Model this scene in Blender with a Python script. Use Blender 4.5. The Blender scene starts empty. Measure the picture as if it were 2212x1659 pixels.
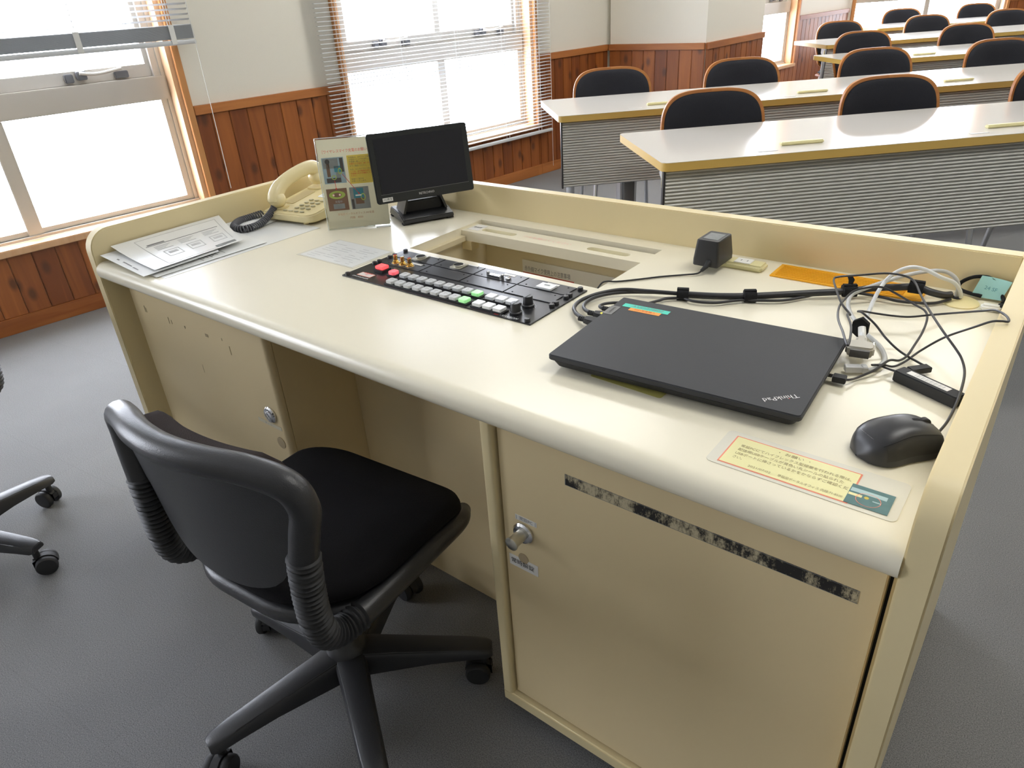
import bpy, bmesh, math, random
from math import sin, cos, pi, radians as R, sqrt, hypot, atan2
from mathutils import Matrix, Vector

S = bpy.context.scene
COL = S.collection
random.seed(4)

# ------------------------------------------------------------------ camera, world, light, exposure
H = 0.715                                     # height of the desk top above the floor
def make_camera():
    y, p, r = -0.694865, 0.505393, -0.065927
    f = Vector((sin(y)*cos(p), cos(y)*cos(p), -sin(p)))
    rt = Vector((cos(y), -sin(y), 0)); up = rt.cross(f)
    r2 = rt*cos(r) + up*sin(r); u2 = -rt*sin(r) + up*cos(r)
    M = Matrix(((r2.x, u2.x, -f.x, 1.14805), (r2.y, u2.y, -f.y, -0.85557), (r2.z, u2.z, -f.z, 0.4907+H), (0, 0, 0, 1)))
    c = bpy.data.cameras.new('camera'); c.sensor_fit = 'HORIZONTAL'; c.sensor_width = 36; c.lens = 1528.99/2212*36
    c.clip_start = 0.02; c.clip_end = 200
    o = bpy.data.objects.new('camera', c); COL.objects.link(o); o.matrix_world = M
    S.camera = o
make_camera()
SKY = 19.5; LAMP = 20.5; LAMPS = ((1.6, -0.63), (4.1, -0.63), (0.9, 2.4), (3.2, 2.4), (5.5, 2.4), (3.2, 4.8), (5.5, 4.8), (7.8, 4.8))  # second fixture is unseen, added to lighten the floor right of the desk
S.view_settings.view_transform = 'Standard'; S.view_settings.look = 'None'
S.view_settings.exposure = 0.0; S.view_settings.gamma = 1; S.view_settings.use_curve_mapping = False
S.cycles.max_bounces = 9; S.cycles.diffuse_bounces = 5; S.cycles.glossy_bounces = 4
S.cycles.transparent_max_bounces = 12; S.cycles.transmission_bounces = 4
S.cycles.sample_clamp_indirect = 6; S.cycles.caustics_reflective = False; S.cycles.caustics_refractive = False
S.cycles.use_denoising = True
W = bpy.data.worlds.new('overcast_sky'); S.world = W; W.use_nodes = True
_b = W.node_tree.nodes['Background']; _b.inputs[0].default_value = (0.93, 0.98, 1.09, 1); _b.inputs[1].default_value = SKY

# ------------------------------------------------------------------ materials
MATS = {}
def mat(name, col, rough=0.5, metal=0.0, spec=0.5, bump=0, bscale=200, var=0, vscale=30, coat=0, emit=None, estr=0, alpha=None, sheen=0, transl=0):
    if name in MATS: return MATS[name]
    m = bpy.data.materials.new(name); m.use_nodes = True; nt = m.node_tree; N = nt.nodes; L = nt.links
    b = N['Principled BSDF']
    b.inputs['Base Color'].default_value = (*col, 1); b.inputs['Roughness'].default_value = rough
    b.inputs['Metallic'].default_value = metal; b.inputs['Specular IOR Level'].default_value = spec
    if coat: b.inputs['Coat Weight'].default_value = coat; b.inputs['Coat Roughness'].default_value = 0.12
    if sheen: b.inputs['Sheen Weight'].default_value = sheen
    if emit: b.inputs['Emission Color'].default_value = (*emit, 1); b.inputs['Emission Strength'].default_value = estr
    if alpha is not None: b.inputs['Alpha'].default_value = alpha
    if bump or var:
        tc = N.new('ShaderNodeTexCoord')
    if var:
        n = N.new('ShaderNodeTexNoise'); n.inputs['Scale'].default_value = vscale; n.inputs['Detail'].default_value = 6
        L.new(tc.outputs['Object'], n.inputs['Vector'])
        mx = N.new('ShaderNodeMix'); mx.data_type = 'RGBA'
        mx.inputs['A'].default_value = (*[c*(1-var) for c in col], 1); mx.inputs['B'].default_value = (*[min(1, c*(1+var)) for c in col], 1)
        L.new(n.outputs['Fac'], mx.inputs['Factor']); L.new(mx.outputs['Result'], b.inputs['Base Color'])
    if bump:
        n2 = N.new('ShaderNodeTexNoise'); n2.inputs['Scale'].default_value = bscale; n2.inputs['Detail'].default_value = 3
        L.new(tc.outputs['Object'], n2.inputs['Vector'])
        bp = N.new('ShaderNodeBump'); bp.inputs['Strength'].default_value = bump; bp.inputs['Distance'].default_value = 0.002
        L.new(n2.outputs['Fac'], bp.inputs['Height']); L.new(bp.outputs['Normal'], b.inputs['Normal'])
    if transl:
        t = N.new('ShaderNodeBsdfTranslucent'); t.inputs[0].default_value = (*col, 1); x = N.new('ShaderNodeMixShader'); x.inputs[0].default_value = transl
        L.new(b.outputs[0], x.inputs[1]); L.new(t.outputs[0], x.inputs[2]); L.new(x.outputs[0], N['Material Output'].inputs[0])
    MATS[name] = m
    return m

def wood(name, dark, light, plank=0.0, knots=True, rough=0.45, axis='z'):
    """planks run along local z (or x); every plank has its own tint, stretched grain and a few dark knots"""
    m = bpy.data.materials.new(name); m.use_nodes = True; nt = m.node_tree; N = nt.nodes; L = nt.links
    b = N['Principled BSDF']; b.inputs['Roughness'].default_value = rough
    tc = N.new('ShaderNodeTexCoord'); sp = N.new('ShaderNodeSeparateXYZ'); L.new(tc.outputs['Object'], sp.inputs[0])
    def math_(op, a, bb=None):
        k = N.new('ShaderNodeMath'); k.operation = op
        for i, v in enumerate((a, bb)):
            if v is None: continue
            if isinstance(v, (int, float)): k.inputs[i].default_value = v
            else: L.new(v, k.inputs[i])
        return k.outputs[0]
    idx = math_('FLOOR', math_('DIVIDE', sp.outputs['X'], plank or 3.0))
    wn = N.new('ShaderNodeTexWhiteNoise'); wn.noise_dimensions = '1D'; L.new(idx, wn.inputs['W'])
    off = math_('MULTIPLY', wn.outputs['Value'], 17.0)
    cb = N.new('ShaderNodeCombineXYZ')
    sx, sz = (16, 1.3) if axis == 'z' else (1.3, 16)
    L.new(math_('MULTIPLY', sp.outputs['X'], sx), cb.inputs[0]); L.new(math_('ADD', math_('MULTIPLY', sp.outputs['Y'], 12), off), cb.inputs[1]); L.new(math_('MULTIPLY', sp.outputs['Z'], sz), cb.inputs[2])
    g = N.new('ShaderNodeTexNoise'); g.inputs['Scale'].default_value = 1.6; g.inputs['Detail'].default_value = 7; g.inputs['Distortion'].default_value = 0.8
    L.new(cb.outputs[0], g.inputs['Vector'])
    fac = math_('ADD', math_('MULTIPLY', g.outputs['Fac'], 0.75), math_('MULTIPLY', math_('SUBTRACT', wn.outputs['Value'], 0.5), 0.42))
    cr = N.new('ShaderNodeValToRGB'); e = cr.color_ramp.elements
    e[0].position = 0.15; e[0].color = (*dark, 1); e[1].position = 0.72; e[1].color = (*light, 1)
    L.new(fac, cr.inputs[0]); col = cr.outputs[0]
    if knots:
        cb2 = N.new('ShaderNodeCombineXYZ')
        L.new(math_('MULTIPLY', sp.outputs['X'], 10.5), cb2.inputs[0]); L.new(math_('ADD', math_('MULTIPLY', sp.outputs['Z'], 6.0), off), cb2.inputs[1])
        v = N.new('ShaderNodeTexVoronoi'); v.voronoi_dimensions = '2D'; v.inputs['Scale'].default_value = 0.62; L.new(cb2.outputs[0], v.inputs['Vector'])
        kr = N.new('ShaderNodeValToRGB'); ke = kr.color_ramp.elements
        ke[0].position = 0.055; ke[0].color = (1, 1, 1, 1); ke[1].position = 0.15; ke[1].color = (0, 0, 0, 1)
        L.new(v.outputs['Distance'], kr.inputs[0])
        mx = N.new('ShaderNodeMix'); mx.data_type = 'RGBA'; mx.inputs['B'].default_value = (0.07, 0.022, 0.010, 1)
        L.new(col, mx.inputs['A']); L.new(math_('MULTIPLY', kr.outputs[0], 0.75), mx.inputs['Factor']); col = mx.outputs['Result']
    L.new(col, b.inputs['Base Color'])
    MATS[name] = m
    return m

def glass_mat(name, tint=(1, 1, 1), refl=0.06):
    m = bpy.data.materials.new(name); m.use_nodes = True; N = m.node_tree.nodes; L = m.node_tree.links
    N.remove(N['Principled BSDF']); t = N.new('ShaderNodeBsdfTransparent'); t.inputs[0].default_value = (*tint, 1)
    g = N.new('ShaderNodeBsdfGlossy'); g.inputs['Roughness'].default_value = 0.02
    x = N.new('ShaderNodeMixShader'); fr = N.new('ShaderNodeLayerWeight'); fr.inputs[0].default_value = 0.25
    mm = N.new('ShaderNodeMath'); mm.operation = 'MULTIPLY_ADD'; mm.inputs[1].default_value = 0.45; mm.inputs[2].default_value = refl
    L.new(fr.outputs['Facing'], mm.inputs[0]); L.new(mm.outputs[0], x.inputs[0]); L.new(t.outputs[0], x.inputs[1]); L.new(g.outputs[0], x.inputs[2])
    L.new(x.outputs[0], N['Material Output'].inputs[0]); MATS[name] = m
    return m

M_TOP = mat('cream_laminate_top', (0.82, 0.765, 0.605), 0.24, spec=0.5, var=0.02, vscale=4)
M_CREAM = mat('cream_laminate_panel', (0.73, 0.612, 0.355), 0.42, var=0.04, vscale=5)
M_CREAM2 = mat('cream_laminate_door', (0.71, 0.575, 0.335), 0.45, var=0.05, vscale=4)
M_WELL = mat('olive_cream_lining', (0.70, 0.61, 0.41), 0.5)
M_WALL = mat('off_white_wallpaper', (0.78, 0.75, 0.66), 0.85, bump=0.25, bscale=260)
M_CEIL = mat('white_ceiling_board', (0.80, 0.79, 0.75), 0.9)
M_PLANK = wood('cedar_planks', (0.19, 0.052, 0.013), (0.40, 0.128, 0.027), plank=0.095)
M_RAILW = wood('cedar_rail', (0.26, 0.075, 0.017), (0.52, 0.20, 0.055), plank=0, knots=False, axis='x')
M_CASE = wood('orange_wood_casing', (0.42, 0.17, 0.05), (0.62, 0.30, 0.11), plank=0, knots=False)
M_JAMB = wood('overlit_casing_wood', (0.62, 0.36, 0.19), (0.76, 0.52, 0.31), plank=0, knots=False)  # casing wood made paler; overexposure by the window put into the colour
M_ALU = mat('bronze_aluminium_frame', (0.58, 0.54, 0.48), 0.40, metal=0.2)
M_ALUD = mat('dark_latch_metal', (0.18, 0.18, 0.19), 0.4, metal=0.4)
M_GLASS = glass_mat('window_glass')
M_ACRYL = glass_mat('clear_acrylic', (0.97, 0.98, 0.97), 0.04)
M_BLIND = mat('pale_grey_blind_slat', (0.62, 0.64, 0.66), 0.35)
M_CORD = mat('white_cord', (0.75, 0.75, 0.72), 0.7)
M_BLK = mat('black_plastic', (0.022, 0.022, 0.024), 0.38)
M_BLKM = mat('black_matte_plastic', (0.016, 0.016, 0.017), 0.6)
M_CHAIRP = mat('charcoal_moulded_plastic', (0.024, 0.024, 0.026), 0.36, bump=0.15, bscale=500)
M_FAB = mat('black_seat_fabric', (0.0075, 0.007, 0.008), 0.95, spec=0.15, bump=0.6, bscale=700)
M_FABB = mat('brown_black_back_fabric', (0.020, 0.013, 0.011), 0.95, spec=0.15, bump=0.6, bscale=700)
M_FABC = mat('navy_black_weave', (0.024, 0.025, 0.031), 0.95, spec=0.2, bump=0.9, bscale=420)
M_RIM = wood('orange_plywood', (0.36, 0.13, 0.03), (0.56, 0.24, 0.06), plank=0, knots=False, axis='x')
M_SHELL = wood('red_brown_plywood', (0.20, 0.06, 0.018), (0.34, 0.11, 0.03), plank=0, knots=False)
M_TBL = mat('warm_white_laminate', (0.66, 0.63, 0.585), 0.16, spec=0.5)
M_EDGE = mat('ochre_edge_band', (0.56, 0.37, 0.095), 0.4)
M_STEEL = mat('grey_corrugated_steel', (0.56, 0.555, 0.53), 0.42, metal=0.25)
M_GREY = mat('grey_enamel', (0.42, 0.43, 0.45), 0.4)
M_DGREY = mat('dark_grey_enamel', (0.10, 0.10, 0.10), 0.45)
M_ALUL = mat('satin_aluminium', (0.62, 0.63, 0.65), 0.3, metal=0.8)
M_CLIP = mat('pale_yellow_plastic', (0.72, 0.66, 0.36), 0.3)
M_PHONE = mat('ivory_yellow_plastic', (0.78, 0.67, 0.38), 0.22)
M_KEY = mat('khaki_key', (0.50, 0.455, 0.29), 0.4)
M_PAPER = mat('white_paper', (0.82, 0.83, 0.83), 0.55)
M_LAM = mat('laminated_paper', (0.80, 0.805, 0.78), 0.14)
M_FILM = mat('clear_laminate_margin', (0.74, 0.71, 0.60), 0.12)
M_INK = mat('grey_ink', (0.20, 0.20, 0.20), 0.6)
M_INKL = mat('faint_ink', (0.48, 0.48, 0.47), 0.6)
M_INKB = mat('black_ink', (0.03, 0.03, 0.03), 0.6)
M_INKR = mat('red_ink', (0.75, 0.10, 0.08), 0.6, transl=0.4)
M_INKP = mat('faded_pink_ink', (0.72, 0.42, 0.36), 0.6)
M_INKBR = mat('olive_brown_ink', (0.32, 0.27, 0.15), 0.6)
M_WHITE = mat('white_plastic', (0.80, 0.80, 0.77), 0.35)
M_TAPEW = mat('white_label_tape', (0.72, 0.70, 0.66), 0.4)
M_CHROME = mat('chrome', (0.75, 0.75, 0.76), 0.12, metal=1.0)
M_NICKEL = mat('satin_nickel', (0.60, 0.58, 0.50), 0.3, metal=0.9)
M_GOLD = mat('gold_plated', (0.83, 0.58, 0.20), 0.25, metal=1.0)
M_PANEL = mat('black_anodised_panel', (0.020, 0.020, 0.022), 0.30)
M_MOD = mat('black_module_plate', (0.028, 0.029, 0.033), 0.32)
M_GAP = mat('black_and_recess_shade', (0.004, 0.004, 0.005), 0.8)  # shade of gaps and holes put into the colour; also plain black parts
M_BTN = mat('translucent_grey_button', (0.62, 0.63, 0.63), 0.3)
M_BTNW = mat('white_button', (0.83, 0.84, 0.84), 0.3)
M_BTNG = mat('lit_green_button', (0.45, 0.80, 0.42), 0.3, emit=(0.35, 1.0, 0.32), estr=0.35)
M_BTNR = mat('lit_red_button', (0.9, 0.15, 0.15), 0.3, emit=(1.0, 0.045, 0.05), estr=1.6)
M_BTNP = mat('lit_pink_button', (0.9, 0.25, 0.28), 0.3, emit=(1.0, 0.10, 0.13), estr=0.55)
M_LAPT = mat('matte_black_lid', (0.034, 0.035, 0.038), 0.55, spec=0.3, bump=0.08, bscale=900)
M_LAPB = mat('black_laptop_base', (0.014, 0.014, 0.015), 0.45)
M_SILV = mat('silver_lettering', (0.72, 0.72, 0.72), 0.3, metal=0.6)
M_TEAL = mat('teal_label_tape', (0.03, 0.62, 0.47), 0.4)
M_ORNG = mat('orange_label_tape', (0.95, 0.33, 0.03), 0.4)
M_GREYT = mat('grey_metal_tab', (0.16, 0.16, 0.16), 0.35, metal=0.5)
M_CABLE = mat('black_cable', (0.025, 0.024, 0.026), 0.42)
M_CABG = mat('grey_cable', (0.50, 0.50, 0.49), 0.4)
M_CABW = mat('light_grey_cable', (0.66, 0.67, 0.67), 0.4)
M_VELC = mat('black_velcro', (0.008, 0.008, 0.009), 1.0, bump=0.8, bscale=900)
M_VGA = mat('beige_grey_plug', (0.46, 0.43, 0.36), 0.4)
M_VENT = mat('amber_grille', (0.85, 0.42, 0.02), 0.3)
M_GROM = mat('yellow_cream_cover', (0.78, 0.68, 0.36), 0.35)
M_YELP = mat('yellow_print', (0.86, 0.72, 0.16), 0.4, transl=0.4)
M_YELN = mat('pale_yellow_print', (0.84, 0.79, 0.42), 0.2)
M_REDN = mat('salmon_print', (0.85, 0.28, 0.18), 0.3)
M_BLUEP = mat('steel_blue_print', (0.42, 0.54, 0.60), 0.4, var=0.35, vscale=60, transl=0.4)
M_BROWNP = mat('brown_print', (0.29, 0.18, 0.12), 0.4, var=0.25, vscale=50, transl=0.4)
M_GREYP = mat('grey_print', (0.34, 0.36, 0.35), 0.4, var=0.4, vscale=60, transl=0.4)
M_DARKP = mat('dark_print', (0.07, 0.065, 0.06), 0.4)
M_CYANP = mat('cyan_print', (0.10, 0.36, 0.44), 0.4, transl=0.4)
M_LIMEP = mat('lime_print', (0.52, 0.66, 0.16), 0.4, transl=0.4)
M_TEALP = mat('dark_teal_print', (0.10, 0.20, 0.20), 0.2, var=0.3, vscale=80)
M_ICEP = mat('pale_teal_print', (0.42, 0.58, 0.58), 0.2)
M_NOTE = mat('aqua_note_paper', (0.36, 0.66, 0.66), 0.7)
M_SCREEN = mat('dark_screen', (0.006, 0.006, 0.010), 0.10)
M_BEZEL = mat('black_bezel', (0.016, 0.018, 0.018), 0.30)
M_COIL = mat('slate_grey_cord', (0.10, 0.10, 0.11), 0.45)
M_OLIVEF = mat('yellow_green_film', (0.50, 0.45, 0.13), 0.35)
M_SCUFF = mat('brown_scuff', (0.38, 0.30, 0.18), 0.6)
M_LAMPB = mat('white_lamp_housing', (0.8, 0.8, 0.8), 0.5)
M_LAMPE = mat('lit_lamp_diffuser', (0.9, 0.9, 0.9), 0.5, emit=(1.0, 0.985, 0.93), estr=LAMP)
def carpet_mat():
    m = mat('grey_loop_carpet', (0.205, 0.205, 0.200), 0.75, spec=0.35, sheen=0.25)
    N = m.node_tree.nodes; L = m.node_tree.links; b = N['Principled BSDF']
    tc = N.new('ShaderNodeTexCoord')
    a = N.new('ShaderNodeTexNoise'); a.inputs['Scale'].default_value = 480; a.inputs['Detail'].default_value = 3
    c = N.new('ShaderNodeTexNoise'); c.inputs['Scale'].default_value = 2.2; c.inputs['Detail'].default_value = 4
    L.new(tc.outputs['Object'], a.inputs['Vector']); L.new(tc.outputs['Object'], c.inputs['Vector'])
    r = N.new('ShaderNodeValToRGB'); e = r.color_ramp.elements
    e[0].position = 0.28; e[0].color = (0.085, 0.085, 0.087, 1); e[1].position = 0.74; e[1].color = (0.300, 0.299, 0.294, 1)
    L.new(a.outputs['Fac'], r.inputs[0])
    mx = N.new('ShaderNodeMix'); mx.data_type = 'RGBA'; mx.blend_type = 'MULTIPLY'; mx.inputs['Factor'].default_value = 0.35
    L.new(r.outputs[0], mx.inputs['A']); L.new(c.outputs['Fac'], mx.inputs['B'])
    # seams of the carpet tiles, half a metre apart
    br = N.new('ShaderNodeTexBrick'); br.offset = 0; br.inputs['Scale'].default_value = 1.0; br.inputs['Mortar Size'].default_value = 0.0016
    br.inputs['Brick Width'].default_value = 0.5; br.inputs['Row Height'].default_value = 0.5
    br.inputs['Color1'].default_value = (1, 1, 1, 1); br.inputs['Color2'].default_value = (0.97, 0.97, 0.97, 1); br.inputs['Mortar'].default_value = (0.91, 0.91, 0.91, 1)
    mp = N.new('ShaderNodeMapping'); mp.inputs['Rotation'].default_value = (0, 0, R(-6.4)); mp.inputs['Location'].default_value = (0.11, 0.2, 0)
    L.new(tc.outputs['Object'], mp.inputs[0]); L.new(mp.outputs[0], br.inputs['Vector'])
    m2 = N.new('ShaderNodeMix'); m2.data_type = 'RGBA'; m2.blend_type = 'MULTIPLY'; m2.inputs['Factor'].default_value = 1
    L.new(mx.outputs['Result'], m2.inputs['A']); L.new(br.outputs['Color'], m2.inputs['B'])
    L.new(m2.outputs['Result'], b.inputs['Base Color'])
    bp = N.new('ShaderNodeBump'); bp.inputs['Strength'].default_value = 0.45; bp.inputs['Distance'].default_value = 0.002
    L.new(a.outputs['Fac'], bp.inputs['Height']); L.new(bp.outputs['Normal'], b.inputs['Normal'])
    return m
M_CARPET = carpet_mat()
def tape_mat():
    m = mat('peeled_black_tape_residue', (0.1, 0.1, 0.1), 0.7)
    N = m.node_tree.nodes; L = m.node_tree.links; b = N['Principled BSDF']; tc = N.new('ShaderNodeTexCoord')
    mp = N.new('ShaderNodeMapping'); mp.inputs['Scale'].default_value = (1.0, 1, 0.5); L.new(tc.outputs['Object'], mp.inputs[0])
    n = N.new('ShaderNodeTexNoise'); n.inputs['Scale'].default_value = 75; n.inputs['Detail'].default_value = 9; n.inputs['Roughness'].default_value = 0.78; L.new(mp.outputs[0], n.inputs['Vector'])
    n2 = N.new('ShaderNodeTexNoise'); n2.inputs['Scale'].default_value = 16; L.new(tc.outputs['Object'], n2.inputs['Vector'])
    ad = N.new('ShaderNodeMath'); ad.operation = 'ADD'; hv = N.new('ShaderNodeMath'); hv.operation = 'MULTIPLY_ADD'; hv.inputs[1].default_value = 0.55; hv.inputs[2].default_value = -0.26; L.new(n2.outputs['Fac'], hv.inputs[0]); L.new(n.outputs['Fac'], ad.inputs[0]); L.new(hv.outputs[0], ad.inputs[1])
    r = N.new('ShaderNodeValToRGB'); e = r.color_ramp.elements
    e[0].position = 0.46; e[0].color = (0.012, 0.011, 0.010, 1); e[1].position = 0.60; e[1].color = (0.50, 0.43, 0.28, 1)
    L.new(ad.outputs[0], r.inputs[0]); L.new(r.outputs[0], b.inputs['Base Color'])
    return m
M_RESID = tape_mat()

# ------------------------------------------------------------------ mesh helpers
class MB:
    def __init__(s): s.v = []; s.f = []
    def add(s, vs, fs):
        o = len(s.v); s.v += [tuple(v) for v in vs]; s.f += [tuple(i+o for i in f) for f in fs]; return s
    def box(s, x0, y0, z0, x1, y1, z1, M=None):
        vs = [Vector(c) for c in ((x0,y0,z0),(x1,y0,z0),(x1,y1,z0),(x0,y1,z0),(x0,y0,z1),(x1,y0,z1),(x1,y1,z1),(x0,y1,z1))]
        if M: vs = [M @ v for v in vs]
        return s.add(vs, [(0,3,2,1),(4,5,6,7),(0,1,5,4),(1,2,6,5),(2,3,7,6),(3,0,4,7)])
    def prism(s, poly, d0, d1, axes='xyz', M=None):
        """poly in the first two named axes (counter-clockwise), extruded along the third"""
        n = len(poly); vs = []
        for d in (d0, d1):
            for a, b in poly:
                q = {axes[0]: a, axes[1]: b, axes[2]: d}; v = Vector((q['x'], q['y'], q['z'])); vs.append(M @ v if M else v)
        return s.add(vs, [tuple(range(n))[::-1], tuple(range(n, 2*n))] + [(i, (i+1) % n, n+(i+1) % n, n+i) for i in range(n)])
    def cyl(s, p0, p1, r0, r1=None, n=20):
        return s.tube([p0, p1], [r0, r0 if r1 is None else r1], n)
    def tube(s, pts, r, n=10, flat=1.0):
        pts = [Vector(p) for p in pts]; m = len(pts)
        if not isinstance(r, (list, tuple)): r = [r]*m
        t0 = (pts[1]-pts[0]).normalized(); up = Vector((0, 0, 1)) if abs(t0.z) < 0.9 else Vector((1, 0, 0))
        a = t0.cross(up).normalized(); vs = []
        for i, p in enumerate(pts):
            t = (pts[min(i+1, m-1)]-pts[max(i-1, 0)])
            if t.length < 1e-9: t = t0
            t = t.normalized(); a = (a - t*a.dot(t)).normalized(); b = t.cross(a)
            for k in range(n):
                w = 2*pi*k/n; vs.append(p + a*(cos(w)*r[i]) + b*(sin(w)*r[i]*flat))
        fs = [tuple(range(n))[::-1], tuple(range((m-1)*n, m*n))]
        for i in range(m-1):
            for k in range(n): fs.append((i*n+k, i*n+(k+1) % n, (i+1)*n+(k+1) % n, (i+1)*n+k))
        return s.add(vs, fs)
    def lathe(s, prof, c=(0, 0, 0), n=24, M=None):
        """prof: (radius, z) from bottom to top, closed at both ends"""
        vs = []; m = len(prof)
        for r, z in prof:
            for k in range(n):
                v = Vector((c[0]+r*cos(2*pi*k/n), c[1]+r*sin(2*pi*k/n), c[2]+z)); vs.append(M @ v if M else v)
        fs = [tuple(range(n))[::-1], tuple(range((m-1)*n, m*n))]
        for i in range(m-1):
            for k in range(n): fs.append((i*n+k, i*n+(k+1) % n, (i+1)*n+(k+1) % n, (i+1)*n+k))
        return s.add(vs, fs)
    def slab(s, fn, nu, nv, th):
        """a sheet fn(u, v) -> Vector with thickness th along its own normal"""
        P = [[Vector(fn(i/nu, j/nv)) for i in range(nu+1)] for j in range(nv+1)]; vs = []; low = []
        for j in range(nv+1):
            for i in range(nu+1):
                du = P[j][min(i+1, nu)]-P[j][max(i-1, 0)]; dv = P[min(j+1, nv)][i]-P[max(j-1, 0)][i]
                nn = du.cross(dv); nn = nn.normalized() if nn.length > 1e-12 else Vector((0, 0, 1))
                vs.append(P[j][i]); low.append(P[j][i]-nn*th)
        k = len(vs); w = nu+1; fs = []
        for j in range(nv):
            for i in range(nu):
                q = (j*w+i, j*w+i+1, (j+1)*w+i+1, (j+1)*w+i); fs.append(q); fs.append(tuple(x+k for x in q[::-1]))
        rim = [i for i in range(w)] + [j*w+nu for j in range(1, nv+1)] + [nv*w+i for i in range(nu-1, -1, -1)] + [j*w for j in range(nv-1, 0, -1)]
        for a, b in zip(rim, rim[1:]+rim[:1]): fs.append((b, a, a+k, b+k))
        return s.add(vs+low, fs)
    def ell(s, c, rx, ry, rz, n=20, m=12):
        vs = []; fs = []
        for j in range(m+1):
            t = -pi/2+pi*j/m
            for k in range(n): vs.append((c[0]+rx*max(cos(t), 1e-3)*cos(2*pi*k/n), c[1]+ry*max(cos(t), 1e-3)*sin(2*pi*k/n), c[2]+rz*sin(t)))
        for j in range(m):
            for k in range(n): fs.append((j*n+k, j*n+(k+1) % n, (j+1)*n+(k+1) % n, (j+1)*n+k))
        fs.append(tuple(range(n))[::-1]); fs.append(tuple(range(m*n, m*n+n)))
        return s.add(vs, fs)
    def build(s, name, m, parent=None, bev=0, seg=3, ang=40, M=None):
        me = bpy.data.meshes.new(name); me.from_pydata(s.v, [], s.f); me.update()
        if bev:
            bm = bmesh.new(); bm.from_mesh(me)
            es = [e for e in bm.edges if len(e.link_faces) == 2 and e.calc_face_angle(0) > R(40)]
            bmesh.ops.bevel(bm, geom=es, offset=bev, segments=seg, affect='EDGES', clamp_overlap=True)
            bm.to_mesh(me); bm.free()
        me.shade_smooth(); me.set_sharp_from_angle(angle=R(ang))
        me.materials.append(m)
        o = bpy.data.objects.new(name, me); COL.objects.link(o)
        if parent: o.parent = parent
        if M is not None: o.matrix_basis = M
        return o

def rrect(w, d, r, k=6, cx=0, cy=0):
    """rounded rectangle, counter-clockwise; r is one radius or four (-x-y, +x-y, +x+y, -x+y)"""
    rr = r if isinstance(r, (list, tuple)) else (r,)*4; P = []
    for i, (sx, sy) in enumerate(((-1, -1), (1, -1), (1, 1), (-1, 1))):
        q = max(rr[i], 1e-5); ax, ay = cx+sx*(w/2-q), cy+sy*(d/2-q); a0 = pi+i*pi/2
        for j in range(k+1): P.append((ax+q*cos(a0+pi/2*j/k), ay+q*sin(a0+pi/2*j/k)))
    return P

def spline(pts, k=8):
    P = [Vector(p) for p in pts]; P = [P[0]*2-P[1]]+P+[P[-1]*2-P[-2]]; out = []
    for i in range(1, len(P)-2):
        a, b, c, d = P[i-1:i+3]
        for j in range(k):
            t = j/k; out.append(0.5*((2*b)+(c-a)*t+(2*a-5*b+4*c-d)*t*t+(3*b-a-3*c+d)*t**3))
    out.append(P[-2]); return out

def RZ(a, loc=(0, 0, 0)): return Matrix.Translation(Vector(loc)) @ Matrix.Rotation(a, 4, 'Z')

def tag(o, label=None, cat=None, group=None, kind=None):
    if label: o['label'] = label
    if cat: o['category'] = cat
    if group: o['group'] = group
    if kind: o['kind'] = kind
    return o
def thing(name, label, cat, loc=(0, 0, 0), rz=0, group=None):
    o = bpy.data.objects.new(name, None); COL.objects.link(o); o.location = loc; o.rotation_euler = (0, 0, rz)
    o.empty_display_size = 0.05
    return tag(o, label, cat, group)
def copy_tree(o, parent=None):
    c = o.copy(); COL.objects.link(c); c.parent = parent
    for ch in list(o.children): copy_tree(ch, c)
    return c
def struct(o): o['kind'] = 'structure'; return o

TXT = {}
def text(body, size, M, m, parent, name='lettering', align='CENTER', shear=0, sx=1.0, width=None):
    """flat lettering in the local x-y plane of M"""
    key = (body, align, shear)
    if key not in TXT:
        c = bpy.data.curves.new('t', 'FONT'); c.body = body; c.align_x = align; c.align_y = 'CENTER'; c.resolution_u = 2; c.shear = shear
        o = bpy.data.objects.new('t', c); COL.objects.link(o)
        dg = bpy.context.evaluated_depsgraph_get(); dg.update()
        me = bpy.data.meshes.new_from_object(o.evaluated_get(dg))
        TXT[key] = ([v.co.copy() for v in me.vertices], [tuple(p.vertices) for p in me.polygons])
        bpy.data.objects.remove(o); bpy.data.curves.remove(c); bpy.data.meshes.remove(me)
    vs, fs = TXT[key]
    if width:                                                    # fit a line to a width
        xs = [v.x for v in vs]; sx = width/((max(xs)-min(xs))*size)
    b = MB(); b.add([(v.x*size*sx, v.y*size, 0) for v in vs], fs)
    o = b.build(name, m, parent, M=M)
    return o
FRONT = Matrix.Rotation(pi/2, 4, 'X')                              # text standing up and facing -y

# ------------------------------------------------------------------ the room
UD = Vector((0.111, 0.9938, 0)).normalized(); UN = Vector((UD.y, -UD.x, 0))   # along the window wall, and into the room
UM = Vector((-2.24132, 1.46311, 0))
CEIL = 2.7
def wallM(p0, p1):
    d = Vector((p1[0]-p0[0], p1[1]-p0[1], 0)).normalized()            # local x along the wall, -y into the room
    return Matrix(((d.x, -d.y, 0, p0[0]), (d.y, d.x, 0, p0[1]), (0, 0, 1, 0), (0, 0, 0, 1))), hypot(p1[0]-p0[0], p1[1]-p0[1])
U0 = 7.0
def uw(u, off=0): p = UM+UD*u+UN*off; return (p.x, p.y)
A = uw(-U0); B = (-1.5, 8.85)
TA = R(44.5); TT = Vector((cos(TA), sin(TA), 0)); TN = Vector((-sin(TA), cos(TA), 0))
C = (B[0]+TT.x*8.5, B[1]+TT.y*8.5); D = (C[0]-TN.x*8, C[1]-TN.y*8); E = (A[0]+UN.x*9.5, A[1]+UN.y*9.5)
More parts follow.
